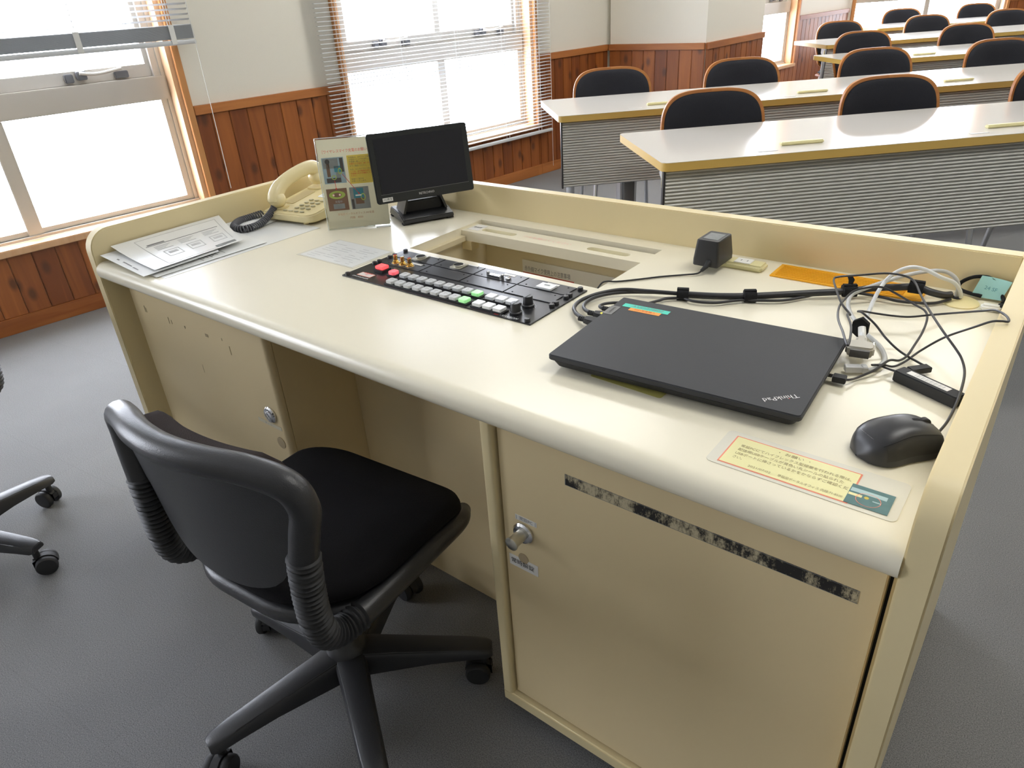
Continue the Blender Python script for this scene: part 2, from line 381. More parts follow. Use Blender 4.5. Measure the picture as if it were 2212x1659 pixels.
def roomprism(name, z0, z1, m):
    cx = sum(p[0] for p in (A, B, C, D, E))/5; cy = sum(p[1] for p in (A, B, C, D, E))/5
    poly = [(cx+(p[0]-cx)*1.06, cy+(p[1]-cy)*1.06) for p in (A, E, D, C, B)]
    return struct(MB().prism(poly, z0, z1).build(name, m))
roomprism('floor', -0.12, 0, M_CARPET)
roomprism('ceiling', CEIL, CEIL+0.12, M_CEIL)

WZ0, WZ1 = 0.35, 2.30
def wall_with_windows(name, p0, p1, wins, th=0.18):
    M, L = wallM(p0, p1); b = MB(); x = 0
    for a, c in wins:
        b.box(x, 0, 0, a, th, CEIL); b.box(a, 0, 0, c, th, WZ0); b.box(a, 0, WZ1, c, th, CEIL); x = c
    b.box(x, 0, 0, L, th, CEIL)
    return struct(b.build(name, M_WALL, M=M)), M, L
W0 = (U0-4.48, U0-2.93); W1 = (U0-2.01, U0-0.46); W2 = (U0+0.46, U0+2.01); W3 = (U0+4.55, U0+6.08)  # W0 is unseen, added at the bay spacing for daylight on the left floor
wl, ML, LL = wall_with_windows('wall_left', A, B, [W0, W1, W2, W3])
wb, MBK, LB = wall_with_windows('wall_back', B, C, [(0.06, 1.95)])
struct(MB().box(0, 0, 0, hypot(D[0]-C[0], D[1]-C[1]), 0.18, CEIL).build('wall_right', M_WALL, M=wallM(C, D)[0]))
struct(MB().box(0, 0, 0, hypot(E[0]-D[0], E[1]-D[1]), 0.18, CEIL).build('wall_right_front', M_WALL, M=wallM(D, E)[0]))
struct(MB().box(0, 0, 0, hypot(A[0]-E[0], A[1]-E[1]), 0.18, CEIL).build('wall_front', M_WALL, M=wallM(E, A)[0]))
P1, P2, P3 = (-1.95, 4.294), (-1.192, 4.327), (-1.161, 5.303); P4 = (-1.86, 5.36)
struct(MB().prism([P1, P2, P3, P4, (-2.05, 4.9)], 0, CEIL).build('wall_pillar', M_WALL))
TRIM = [0]
def trim(b, m, M, bev=0.002):
    TRIM[0] += 1; return struct(b.build('trim_%d' % TRIM[0], m, M=M, bev=bev, seg=2))
CAP = 0.812
def wainscot(M, x0, x1, top=CAP, cap=True, name=None):
    """tongue and groove planks, 95 mm wide, over a skirting board and under a cap rail"""
    b = MB(); k0 = math.floor(x0/0.095); k1 = math.ceil(x1/0.095); zt = top-0.042 if cap else top
    for k in range(k0, k1):
        a, c = max(x0, k*0.095), min(x1, (k+1)*0.095)
        if c-a > 0.008: b.box(a+0.0008, -0.014, 0.07, c-0.0008, -0.0005, zt)
    trim(b, M_PLANK, M, bev=0.003)
    if cap: trim(MB().box(x0, -0.026, top-0.042, x1, -0.0005, top), M_RAILW, M)
    bb = struct(MB().box(x0, -0.022, 0, x1, -0.0005, 0.072).build('baseboard_' + (name or 'left'), M_RAILW, M=M, bev=0.002, seg=2))
wainscot(ML, 0, W0[0]-0.031); wainscot(ML, W0[0]-0.03, W0[1]+0.03, top=WZ0-0.018, cap=False); wainscot(ML, W0[1]+0.031, W1[0]-0.031); wainscot(ML, W1[0]-0.03, W1[1]+0.03, top=WZ0-0.018, cap=False)
wainscot(ML, W1[1]+0.031, W2[0]-0.031); wainscot(ML, W2[0]-0.03, W2[1]+0.03, top=WZ0-0.018, cap=False)
wainscot(ML, W2[1]+0.031, U0+2.838); wainscot(ML, U0+3.95, W3[0]-0.031)
wainscot(ML, W3[0]-0.03, W3[1]+0.03, top=WZ0-0.018, cap=False); wainscot(ML, W3[1]+0.031, LL-0.03)
for q0, q1 in ((P1, P2), (P2, P3)):
    Mq, Lq = wallM(q0, q1); wainscot(Mq, 0, Lq, name='pillar')
wainscot(MBK, 0.06, 1.95, top=WZ0-0.018, cap=False, name='back'); wainscot(MBK, 1.98, LB, name='back')

WN = [0]
def window(M, x0, x1, label=None):
    WN[0] += 1
    w = bpy.data.objects.new('window_%d' % WN[0], None); COL.objects.link(w); w.matrix_basis = M @ Matrix.Translation((0, 0, 0)); struct(w)
    xm = (x0+x1)/2; fw = 0.06
    b = MB()                                                       # wooden casing and lining, alongside and over
    for a, c in ((x0-0.03, x0), (x1, x1+0.03)): b.box(a, -0.024, WZ0, c, -0.0005, WZ1+0.03)
    b.box(x0, -0.024, WZ1, x1, -0.0005, WZ1+0.03)
    b.build('casing', M_CASE, w, bev=0.002, seg=2)
    b = MB(); b.box(x0, 0, WZ0, x0+0.022, 0.075, WZ1); b.box(x1-0.022, 0, WZ0, x1, 0.075, WZ1); b.box(x0, 0, WZ1-0.02, x1, 0.075, WZ1)
    b.build('jamb_lining', M_JAMB, w)
    MB().box(x0-0.03, -0.035, WZ0-0.018, x1+0.03, 0.06, WZ0+0.012).build('sill', M_JAMB, w, bev=0.003, seg=2)
    b = MB()                                                       # fixed outer frame of aluminium, with stepped rebates
    for k, (i, y0, y1) in enumerate(((0.022, 0.060, 0.085), (0.040, 0.075, 0.125), (0.070, 0.082, 0.115))):
        b.box(x0+0.01, y0, WZ0, x0+i, y1, WZ1); b.box(x1-i, y0, WZ0, x1-0.01, y1, WZ1)
        b.box(x0+i, y0, WZ0+0.012, x1-i, y1, WZ0+0.012+max(0.012, i-0.035)); b.box(x0+i, y0, WZ1-i, x1-i, y1, WZ1)
    b.build('outer_frame', M_ALU, w)
    MB().box(x0+0.03, 0.066, 0.852, x1-0.03, 0.13, 0.955).build('transom', M_ALU, w, bev=0.003, seg=2)
    MB().box(xm-0.03, 0.07, WZ0+0.012, xm+0.03, 0.12, 0.853).build('mullion', M_ALU, w, bev=0.003, seg=2)
    for a, c in ((x0+0.07, xm-0.03), (xm+0.03, x1-0.07)):
        MB().box(a, 0.096, WZ0+0.02, c, 0.101, 0.853).build('pane', M_GLASS, w)
    for n, (a, c, yo) in enumerate(((x0+0.06, xm+0.02, 0.0), (xm-0.02, x1-0.045, 0.028))):
        b = MB(); y0, y1 = 0.076+yo, 0.100+yo
        b.box(a, y0, 0.955, c, y1, 1.010); b.box(a, y0, WZ1-0.09, c, y1, WZ1-0.04); b.box(a, y0, 1.010, a+0.045, y1, WZ1-0.09); b.box(c-0.045, y0, 1.010, c, y1, WZ1-0.09)
        s = b.build('sash', M_ALU, w, bev=0.002, seg=2)
        MB().box(a+0.04, y0+0.010, 1.005, c-0.04, y0+0.014, WZ1-0.085).build('pane', M_GLASS, s)
        lm = MB(); lx = (a+c)/2 + (0.08 if n else -0.05)
        lm.box(lx-0.11, y0-0.022, 0.965, lx-0.075, y0-0.001, 1.000); lm.box(lx-0.06, y0-0.028, 0.972, lx-0.02, y0-0.001, 1.008); lm.box(lx+0.10, y0-0.018, 0.962, lx+0.16, y0-0.001, 0.992)
        lt = lm.build('latch', M_ALUD, w, bev=0.003, seg=2)
        MB().tube(spline([(lx-0.05, y0-0.032, 1.0), (lx+0.02, y0-0.036, 0.992), (lx+0.13, y0-0.03, 1.003)]), 0.007, 8).build('latch_handle', M_ALU, lt)
    return w
window(ML, *W0); window(ML, *W1); window(ML, *W2); window(ML, *W3); window(MBK, 0.06, 1.95)
def portal(M, x0, x1):
    l = bpy.data.lights.new('daylight_portal', 'AREA'); l.shape = 'RECTANGLE'; l.size = x1-x0; l.size_y = WZ1-WZ0
    l.cycles.is_portal = True
    o = bpy.data.objects.new('daylight_portal', l); COL.objects.link(o)
    o.matrix_world = M @ Matrix.Translation(((x0+x1)/2, 0.16, (WZ0+WZ1)/2)) @ Matrix.Rotation(-pi/2, 4, 'X')
for w_ in (W0, W1, W2, W3): portal(ML, *w_)
portal(MBK, 0.06, 1.95)

def blind(x0, x1, zbot, ztop, stack, ladders, label, cord_x, cord_z):
    o = thing('venetian_blind', label, 'blind', group='venetian blinds at the windows'); o.matrix_basis = ML
    y = -0.062; b = MB()
    def slat(z, tilt):
        c, s_ = cos(tilt), sin(tilt); q = [(-0.0125, -0.0012), (-0.004, 0.0009), (0.004, 0.0009), (0.0125, -0.0012)]; vs = []
        for th in (0, -0.0004):
            for a, h in q:
                for x in (x0, x1): vs.append((x, y+a*c-h*s_, z+a*s_+h*c+th))
        fs = []
        for i in range(3):
            fs.append((2*i, 2*i+1, 2*i+3, 2*i+2)); fs.append((8+2*i+2, 8+2*i+3, 8+2*i+1, 8+2*i))
        fs += [(0, 8, 9, 1), (6, 7, 15, 14), (0, 2, 10, 8), (2, 4, 12, 10), (4, 6, 14, 12), (1, 9, 11, 3), (3, 11, 13, 5), (5, 13, 15, 7)]
        b.add(vs, fs)
    z = zbot+0.026
    for i in range(stack): slat(z, 0.06); z += 0.0022
    z += 0.02
    while z < ztop-0.03: slat(z, 0.06 if not stack else -0.30); z += 0.021
    b.build('slats', M_BLIND, o, ang=60)
    MB().prism(rrect(0.028, 0.020, 0.006, 3, y, zbot+0.010), x0, x1, 'yzx').build('bottom_rail', M_BLIND, o)
    MB().box(x0, y-0.025, ztop-0.03, x1, y+0.025, ztop+0.01).build('head_rail', M_BLIND, o, bev=0.003, seg=2)
    for lx in ladders:
        c = MB()
        for dy in (-0.014, 0.014): c.box(lx-0.0012, y+dy-0.0006, zbot+0.015, lx+0.0012, y+dy+0.0006, ztop)
        if stack: c.box(lx-0.012, y-0.0165, zbot+0.005, lx+0.012, y-0.0145, zbot+0.026+stack*0.0022)
        c.build('ladder_cord', M_CORD, o)
    c = MB(); c.tube([(cord_x, y-0.026, ztop-0.01), (cord_x+0.004, y-0.03, (ztop+cord_z)/2), (cord_x+0.002, y-0.028, cord_z)], 0.0014, 6)
    pc = c.build('pull_cord', M_CORD, o)
    return o
blind(U0-2.14, U0-0.36, 1.080, 2.40, 26, [U0-2.0, U0-1.55, U0-0.86, U0-0.46], 'venetian blind pulled halfway up the large window nearest the desk', U0-0.375, 0.42)
blind(U0+0.30, U0+2.11, 0.303, 2.40, 0, [U0+0.42, U0+0.84, U0+1.26, U0+1.66, U0+1.99], 'venetian blind let down over the window behind the small monitor', U0+2.085, 0.06)

# ------------------------------------------------------------------ ceiling lamps
def ceiling_light(x, y, rz, first=[None]):
    if first[0] is None:
        o = thing('ceiling_light', 'fluorescent ceiling light out of the picture above the room', 'ceiling light', (x, y, CEIL), rz, 'fluorescent ceiling lights')
        b = MB(); b.box(-0.63, -0.16, -0.05, 0.63, -0.145, -0.0005); b.box(-0.63, 0.145, -0.05, 0.63, 0.16, -0.0005); b.box(-0.63, -0.145, -0.05, -0.615, 0.145, -0.0005); b.box(0.615, -0.145, -0.05, 0.63, 0.145, -0.0005)
        b.build('housing', M_LAMPB, o)
        MB().box(-0.614, -0.144, -0.045, 0.614, 0.144, -0.030).build('diffuser', M_LAMPE, o)
        first[0] = o; return o
    o = copy_tree(first[0]); o.location = (x, y, CEIL); o.rotation_euler = (0, 0, rz); return o
for ls_, lw_ in LAMPS:                                              # (along the table rows, across them)
    p = TT*ls_ + TN*lw_; ceiling_light(p.x, p.y, TA)

# ------------------------------------------------------------------ the lecturer's desk (origin: front left corner of the control panel, on the floor)
XL, XR, YB = -0.585, 1.106, 0.492
desk = thing('lecturer_desk', 'long cream laminate lecturer desk with raised rim and two cupboards', 'desk')
b = MB()                                                            # desk top with the opening of the well
hx0, hx1, hy0, hy1 = -0.004, 0.492, 0.199, 0.449
t0 = H-0.04
b.box(XL, -0.216, t0, XR, hy0, H); b.box(XL, hy0, t0, hx0, hy1, H); b.box(hx1, hy0, t0, XR, hy1, H); b.box(XL, hy1, t0, XR, YB, H)
b.prism([(-0.216, t0), (-0.216, H)] + [(-0.221-0.020*sin(pi*k/14), H-0.020+0.020*cos(pi*k/14)) for k in range(15)], XL, XR, 'yzx')
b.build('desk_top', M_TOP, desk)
yf = -0.237
prof = [(yf, 0.0), (YB+0.029, 0.0), (YB+0.029, H+0.073)] + [(yf+0.05-0.05*sin(pi/2*k/8), H+0.023+0.05*cos(pi/2*k/8)) for k in range(9)]
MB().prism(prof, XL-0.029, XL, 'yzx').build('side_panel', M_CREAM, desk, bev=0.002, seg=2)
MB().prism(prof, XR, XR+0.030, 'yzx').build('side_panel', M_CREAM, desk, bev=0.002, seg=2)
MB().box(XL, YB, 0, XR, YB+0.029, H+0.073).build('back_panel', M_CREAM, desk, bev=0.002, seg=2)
# kneehole
MB().box(-0.02, 0.0, 0.0, 0.535, 0.018, t0).build('kneehole_back', M_CREAM2, desk)
# left cupboard
yc = -0.180
MB().box(XL, yc, 0.035, -0.021, YB, t0).build('cupboard_body', M_CREAM2, desk)
dl = MB().prism(rrect(0.533, 0.0165, (0.0015, 0.010, 0.0015, 0.0015), 5, -0.2875, yc-0.0085), 0.05, t0-0.002).build('door', M_CREAM2, desk)
MB().box(XL, yc-0.004, 0.035, -0.5545, yc-0.0001, t0).build('door_stile', M_CREAM, desk)
MB().box(XL, -0.15, 0, -0.03, 0.45, 0.035).build('plinth', M_CREAM2, desk)
def lockset(x, z, pushed, door):
    b = MB(); Mx = Matrix.Translation((x, yc-0.0171, z)) @ Matrix.Rotation(pi/2, 4, 'X')
    b.lathe([(0.019, 0), (0.019, 0.003), (0.016, 0.006), (0.0095, 0.0065)], n=28, M=Mx)
    k = b.build('lock_rosette', M_CHROME, door)
    b = MB(); ln = 0.007 if pushed else 0.033
    b.lathe([(0.010, 0.006), (0.010, ln-0.004), (0.0115, ln-0.003), (0.0115, ln-0.001), (0.010, ln)], n=24, M=Mx)
    b.build('push_knob', M_NICKEL if not pushed else M_CHROME, door)
lockset(-0.061, H-0.252, True, dl)
b = MB(); b.lathe([(0.0135, 0), (0.0135, 0.001)], n=24, M=Matrix.Translation((-0.047, yc-0.0171, H-0.318)) @ Matrix.Rotation(pi/2, 4, 'X')); b.build('hole_cover', M_SCUFF, dl)
MB().box(-0.116, yc-0.0175, H-0.2845, -0.033, yc-0.0171, H-0.2755).build('label_tape', mat('faded_label_tape', (0.62, 0.56, 0.42), 0.4), dl)
for i, (dx, w) in enumerate(((-0.109, .005), (-0.092, .004), (-0.083, .004), (-0.064, .004), (-0.05, .005))):
    pass
text('R  ・  L', 0.007, Matrix.Translation((-0.078, yc-0.0179, H-0.280)) @ FRONT, M_INK, dl)
for (x, z, w, h) in ((-0.504, -0.100, .003, .016), (-0.497, -0.104, .0015, .012), (-0.398, -0.106, .002, .016), (-0.386, -0.11, .002, .010), (-0.33, -0.112, .003, .006), (-0.245, -0.110, .011, .007), (-0.157, -0.118, .0015, .02), (-0.18, -0.105, .002, .006), (-0.30, -0.20, .001, .02)):
    MB().box(x, yc-0.0174, H+z-h, x+w, yc-0.0171, H+z).build('scuff_mark', M_SCUFF, dl)
# right cupboard
MB().box(0.536, yc, 0.035, XR, YB, t0).build('cupboard_body', M_CREAM2, desk)
MB().prism(rrect(0.022, 0.026, (0.006, 0.006, 0.001, 0.001), 4, 0.547, yc-0.0131), 0.0600, t0-0.001).build('door_stile', M_CREAM, desk)
MB().box(0.536, yc-0.026, 0.035, 1.106, yc-0.0001, 0.0615).build('bottom_rail', M_CREAM, desk, bev=0.003)
MB().box(1.100, yc-0.010, 0.063, XR, yc-0.0001, t0).build('door_stile', M_CREAM, desk)
MB().box(1.0962, yc-0.002, 0.063, 1.0998, yc-0.0002, t0).build('gap_shade_strip', M_GAP, desk)  # black strip, self-shadow of the gap put into its colour
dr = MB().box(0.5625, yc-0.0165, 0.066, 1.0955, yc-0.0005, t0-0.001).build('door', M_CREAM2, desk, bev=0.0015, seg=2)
MB().box(0.56, -0.12, 0, XR, 0.45, 0.035).build('plinth', M_CREAM2, desk)
lockset(0.603, H-0.249, False, dr)
MB().box(0.588, yc-0.0172, H-0.2270, 0.629, yc-0.0166, H-0.2175).build('label_tape', M_TAPEW, dr)
text('常設PC', 0.0082, Matrix.Translation((0.609, yc-0.0176, H-0.2222)) @ FRONT, M_INK, dr)
b = MB(); b.box(0.590, yc-0.0175, H-0.2262, 0.5905, yc-0.0171, H-0.2182); b.box(0.6265, yc-0.0175, H-0.2262, 0.627, yc-0.0171, H-0.2182); b.build('label_border', M_INK, dr)
MB().box(0.5700, yc-0.0172, H-0.3290, 0.6275, yc-0.0166, H-0.3065).build('label_tape', M_TAPEW, dr)
text('常時解錠', 0.0118, Matrix.Translation((0.597, yc-0.0176, H-0.3180)) @ FRONT, M_INKB, dr)
b = MB(); b.lathe([(0.010, 0), (0.010, 0.0008)], n=20, M=Matrix.Translation((0.599, yc-0.0166, H-0.3045)) @ Matrix.Rotation(pi/2, 4, 'X')); b.build('hole_cover', M_SCUFF, dr)
MB().box(0.684, yc-0.0170, H-0.1215, 1.073, yc-0.0166, H-0.1025).build('tape_residue', M_RESID, dr)
b = MB()
for (z0) in (-0.1212, -0.1033): b.box(0.684, yc-0.0172, H+z0-0.0002, 1.073, yc-0.0168, H+z0+0.0003)
b.box(0.684, yc-0.0172, H-0.1212, 0.6848, yc-0.0168, H-0.103); b.build('tape_edge', M_INK, dr)
# well behind the control panel
b = MB(); zb = H-0.34
b.box(hx0-0.012, hy0-0.012, zb, hx0, YB-0.02, t0); b.box(hx1, hy0-0.012, zb, hx1+0.012, YB-0.02, t0)
b.box(hx0, hy0-0.012, zb, hx1, hy0, t0); b.box(hx0, 0.458, zb, hx1, 0.470, t0); b.box(hx0, hy0, zb, hx1, 0.458, zb+0.012)
well = b.build('well_lining', M_WELL, desk)
MB().box(hx0, hy0, H-0.030, hx0+0.014, 0.372, H-0.018).build('well_ledge', M_WELL, well)
MB().box(hx0, 0.372, H-0.052, hx0+0.03, 0.40, H-0.0305).build('support_block', M_CREAM, well)
b = MB(); s0, s1 = 0.374, 0.434; zt = H-0.006                       # bridge bar with two finger slots
cuts = [(0.040, 0.140), (0.338, 0.442)]; x = hx0
for a, c in cuts:
    b.box(x, s0, zt-0.024, a, s1, zt); b.box(a, s0, zt-0.024, c, s0+0.019, zt); b.box(a, s1-0.021, zt-0.024, c, s1, zt); x = c
b.box(x, s0, zt-0.024, hx1, s1, zt)
bar = b.build('bridge_bar', M_TOP, desk)
for a, c in cuts:
    MB().box(a, s0+0.019, zt-0.024, c, s1-0.021, zt-0.010).build('finger_slot', M_CLIP, bar)
    f = MB()                                                        # rounded slot ends
    for (ex, sg) in ((a, 1), (c, -1)):
        r = 0.010; cy = (s0+0.019+s1-0.021)/2
        for up in (1, -1):
            arc = [(ex+sg*r*(1-cos(pi/2*k/5)), cy+up*r*sin(pi/2*k/5)) for k in range(6)]
            poly = [(ex, cy+up*r)] + arc[:-1] + [arc[-1]]
            if sg*up > 0: poly = poly[::-1]
            f.prism(poly[::-1] if sg*up > 0 else poly, zt-0.009, zt)
    f.build('slot_end', M_TOP, bar)
MB().box(0.004, s0+0.014, zt+0.0001, 0.036, s1-0.006, zt+0.0005).build('label_tape', M_TAPEW, bar)
text('書画用', 0.008, Matrix.Translation((0.020, s0+0.034, zt+0.0009)), M_INKB, bar)
text('フタを開けてください', 0.0135, Matrix.Translation((0.228, s0+0.029, zt+0.0006)), M_INKP, bar)
# covers and grilles let into the desk top
b = MB(); vx0, vx1, vy0, vy1 = 0.734, 0.988, 0.408, 0.476
b.box(vx0, vy0, H+0.0001, vx1, vy0+0.006, H+0.003); b.box(vx0, vy1-0.006, H+0.0001, vx1, vy1, H+0.003); b.box(vx0, vy0+0.006, H+0.0001, vx0+0.008, vy1-0.006, H+0.003); b.box(vx1-0.03, vy0+0.006, H+0.0001, vx1, vy1-0.006, H+0.003)
vg = b.build('vent_grille', M_VENT, desk, bev=0.001, seg=2)
b = MB(); b.box(vx0+0.004, vy0+0.004, H+0.0001, vx1-0.004, vy1-0.004, H+0.0006); b.build('grille_backing', mat('amber_recess_shade', (0.45, 0.20, 0.01), 0.5), vg)  # flat sheet in darker amber, shade between the slats put into its colour
b = MB()
for k in range(8):
    yy = vy0+0.009+k*0.0068; b.box(vx0+0.008, yy, H+0.0007, vx1-0.03, yy+0.0040, H+0.0028)
b.build('grille_slats', M_VENT, vg, bev=0.0006, seg=2)
b = MB(); b.lathe([(0.0275, 0.0001), (0.0275, 0.002), (0.025, 0.0042), (0.0, 0.0050)], (1.041, 0.437, H), 36); b.build('cable_cover', M_GROM, desk)
b = MB(); b.lathe([(0.0085, 0.0051), (0.0085, 0.0055)], (1.033, 0.446, H), 20); b.build('hole_shade_disc', M_GAP, desk)  # flat black disc, darkness inside the hole put into its colour
b = MB(); b.box(0.588, 0.412, H+0.0001, 0.7175, 0.448, H+0.0125); ob = b.build('outlet_box', M_CLIP, desk, bev=0.004)
MB().box(0.660, 0.417, H+0.0126, 0.692, 0.4435, H+0.0140).build('socket_plate', M_WHITE, ob, bev=0.0005, seg=2)
b = MB()
for dx in (0.670, 0.682): b.box(dx, 0.427, H+0.0141, dx+0.0015, 0.434, H+0.0143)
b.build('socket_slot', M_INK, ob)

# ------------------------------------------------------------------ control panel, four rack units high
pan = thing('av_control_panel', 'black rack panel of push buttons and sockets set into the desk top', 'control panel', (0, 0, H+0.0002))
PW, PH, PT = 0.4826, 0.1770, 0.0025
MB().box(0, 0, 0, PW, PH, PT).build('face_plate', M_PANEL, pan, bev=0.0006, seg=2)
for (x, y) in ((.012,.004),(.0125,.078),(.0125,.091),(.0125,.122),(.0125,.136),(.0125,.169),(.471,.169),(.471,.134),(.471,.122),(.471,.091),(.471,.078),(.471,.006)):
    s = MB(); s.lathe([(0.0052, PT), (0.0052, PT+0.0045), (0.0044, PT+0.0056), (0.0, PT+0.006)], (x, y+0.002, 0), 18); s.build('thumb_screw', M_BLK, pan)
mods = [[None]*4, [None]*4]
for r, (y0, y1) in enumerate(((0.0905, 0.1305), (0.1335, 0.1735))):
    for c in range(4):
        x0 = 0.0225+c*0.1106 if c else 0.0225
        mods[r][c] = MB().box(x0, y0, PT, x0+0.108, y1, PT+0.0016).build('module_plate', M_MOD, pan, bev=0.0004, seg=2)
        sw = MB()
        for sx, sy in ((0.014, 0.008), (0.094, 0.032)): sw.lathe([(0.0016, 0), (0.0016, 0.0004)], (x0+sx, y0+sy, PT+0.0017), 10)
        sw.build('plate_screw', M_GAP, mods[r][c])
ZM = PT+0.0017
for i, x in enumerate((0.051, 0.072, 0.093)):                       # three phono sockets
    s = MB(); s.lathe([(0.0088, 0), (0.0088, 0.0008), (0.007, 0.001), (0.007, 0.003), (0.0058, 0.0035), (0.0058, 0.0055), (0.0043, 0.006), (0.0043, 0.0165), (0.0036, 0.017), (0.0, 0.0168)], (x, 0.105, ZM), 24)
    j = s.build('phono_socket', M_GOLD, mods[0][0])
    w = MB(); w.lathe([(0.0093, 0), (0.0093, 0.0004)], (x, 0.105, ZM), 24); w.build('insulating_ring', M_BTNW, j)
    q = MB(); q.lathe([(0.0034, 0.0172), (0.0034, 0.0175)], (x, 0.105, ZM), 14); q.build('socket_core', (M_INKR, M_WHITE, M_INKR)[i], j)
MB().box(0.083, 0.1165, ZM, 0.113, 0.1235, ZM+0.0004).build('label_tape', M_TAPEW, mods[0][0])
for c, x in ((0, 0.078), (1, 0.187)):                               # two microphone sockets
    s = MB(); s.prism(rrect(0.027, 0.031, 0.003, 4, x, 0.1525), ZM, ZM+0.0024)
    j = s.build('microphone_socket', M_NICKEL, mods[1][c], bev=0.0005, seg=2)
    q = MB(); q.lathe([(0.0118, 0.0025), (0.0118, 0.0050), (0.0100, 0.0052), (0.0100, 0.0030)], (x, 0.1525, ZM), 28); q.build('socket_ring', M_NICKEL, j)
    q = MB(); q.lathe([(0.0098, 0.0025), (0.0098, 0.0044)], (x, 0.1525, ZM), 24); q.build('socket_core', M_GAP, j)
    MB().box(x+0.010, 0.1690, ZM, x+0.036, 0.1735, ZM+0.0004).build('label_tape', M_TAPEW, mods[1][c])
s = MB(); s.prism([(0.276, 0.137), (0.306, 0.137), (0.303, 0.147), (0.279, 0.147)], ZM, ZM+0.005); j = s.build('display_socket', M_CHROME, mods[1][2], bev=0.0008, seg=2)
for x in (0.274, 0.310):
    q = MB(); q.lathe([(0.0032, 0), (0.0032, 0.008), (0.0024, 0.0085)], (x, 0.142, ZM), 6); q.build('hex_post', M_CHROME, j)
s = MB(); s.lathe([(0.0055, 0), (0.0055, 0.003), (0.0025, 0.0034), (0.0025, 0.0010)], (0.322, 0.1455, ZM), 20); s.build('audio_socket', M_CHROME, mods[1][2])
MB().box(0.297, 0.160, ZM, 0.325, 0.168, ZM+0.0004).build('label_tape', M_TAPEW, mods[1][2]); text('入力 1', 0.005, Matrix.Translation((0.311, 0.164, ZM+0.0007)), M_INK, mods[1][2])
s = MB(); s.prism(rrect(0.034, 0.024, 0.001, 2, 0.412, 0.1465), ZM, ZM+0.004); j = s.build('network_socket', M_BTNW, mods[1][3], bev=0.0006, seg=2)
MB().box(0.406, 0.147, ZM+0.0041, 0.418, 0.151, ZM+0.0044).build('socket_flap', M_GREYP, j)
MB().box(0.400, 0.1605, ZM, 0.428, 0.1685, ZM+0.0004).build('label_tape', M_TAPEW, mods[1][3]); text('LAN', 0.0055, Matrix.Translation((0.414, 0.1645, ZM+0.0007)), M_INK, mods[1][3])
BP = 0.02375
for (y, x0, nb) in ((0.052, 0.133, 9), (0.016, 0.133, 9), (0.052, 0.357, 3), (0.016, 0.357, 3)):
    MB().prism(rrect(BP*nb+0.002, 0.0215, 0.001, 2, x0+BP*(nb-1)/2, y), PT, PT+0.0028).build('button_strip', M_BLKM, pan)
    for k in range(nb):
        x = x0+BP*k; m_ = M_BTNW if nb == 3 else (M_BTNG if k == 8 else M_BTN)
        s = MB(); z0 = PT+0.0029
        o8 = lambda h, c: [(x+sx*h, y+sy*(h-c)) if q else (x+sx*(h-c), y+sy*h) for sx, sy, q in ((-1, -1, 1), (-1, -1, 0), (1, -1, 0), (1, -1, 1), (1, 1, 1), (1, 1, 0), (-1, 1, 0), (-1, 1, 1))]
        s.prism(o8(0.0092, 0.0022 if nb == 9 else 0.0008), z0, z0+0.0060)
        bt = s.build('push_button', m_, pan, bev=0.0008, seg=2)
        if nb == 9 and k < 8:
            g = MB(); w_ = (0.0034, 0.0040, 0.003, 0.0036, 0.0038, 0.004, 0.0042, 0.002)[k]
            g.box(x-w_, y+0.001, z0+0.0061, x+w_, y+0.0035, z0+0.0063); g.box(x-w_*0.6, y-0.003, z0+0.0061, x+w_*0.5, y-0.0018, z0+0.0063)
            g.build('button_symbol', M_INKL, bt)
    q = MB(); q.box(x0-0.008, y+0.0125, PT+0.0001, x0+BP*(nb-1)+0.006, y+0.0129, PT+0.0002); q.build('printed_line', M_INKL, pan)
s = MB(); s.prism(rrect(0.028, 0.026, 0.002, 3, 0.060, 0.058), PT, PT+0.006); s.build('button_strip', M_BLKM, pan)
s = MB(); s.prism(rrect(0.021, 0.019, 0.001, 3, 0.060, 0.058), PT+0.0061, PT+0.0125); s.build('push_button', M_BTNR, pan, bev=0.001, seg=2)['label'] = 'large square button lit bright red'
s = MB(); s.prism(rrect(0.023, 0.0215, 0.001, 3, 0.099, 0.053), PT, PT+0.0028); s.build('button_strip', M_BLKM, pan)
s = MB(); s.prism(rrect(0.0185, 0.0185, 0.004, 1, 0.099, 0.053), PT+0.0029, PT+0.0090); s.build('push_button', M_BTNP, pan, bev=0.0008, seg=2)['label'] = 'small button lit pink'
for y in (0.024, 0.060):
    s = MB(); s.lathe([(0.0112, PT), (0.0112, PT+0.004), (0.0092, PT+0.0055), (0.0085, PT+0.019), (0.0078, PT+0.0205), (0.0, PT+0.0207)], (0.434, y, 0), 26)
    k = s.build('dial_knob', M_BLK, pan); q = MB(); q.box(0.4335, y-0.007, PT+0.0207, 0.4345, y+0.007, PT+0.0211); q.build('pointer_line', M_GREYP, k)
    q = MB()
    for a in range(-130, 131, 26): q.box(0.434+0.0142*sin(R(a))-0.0004, y+0.0142*cos(R(a))-0.0004, PT+0.0001, 0.434+0.0142*sin(R(a))+0.0004, y+0.0142*cos(R(a))+0.0004, PT+0.0002)
    q.build('scale_marks', M_BTNW, pan)
MB().box(0.027, 0.0165, PT, 0.066, 0.0335, PT+0.0003).build('rating_label', M_REDN, pan)
MB().box(0.0282, 0.0177, PT+0.0003, 0.0648, 0.0323, PT+0.0005).build('rating_label_field', M_TAPEW, pan)
text('設備管理\n302', 0.0062, Matrix.Translation((0.0465, 0.0285, PT+0.0008)), M_INKR, pan)
text('SYNCHRONIZER', 0.0062, Matrix.Translation((0.046, 0.0095, PT+0.0003)), M_BTNW, pan)
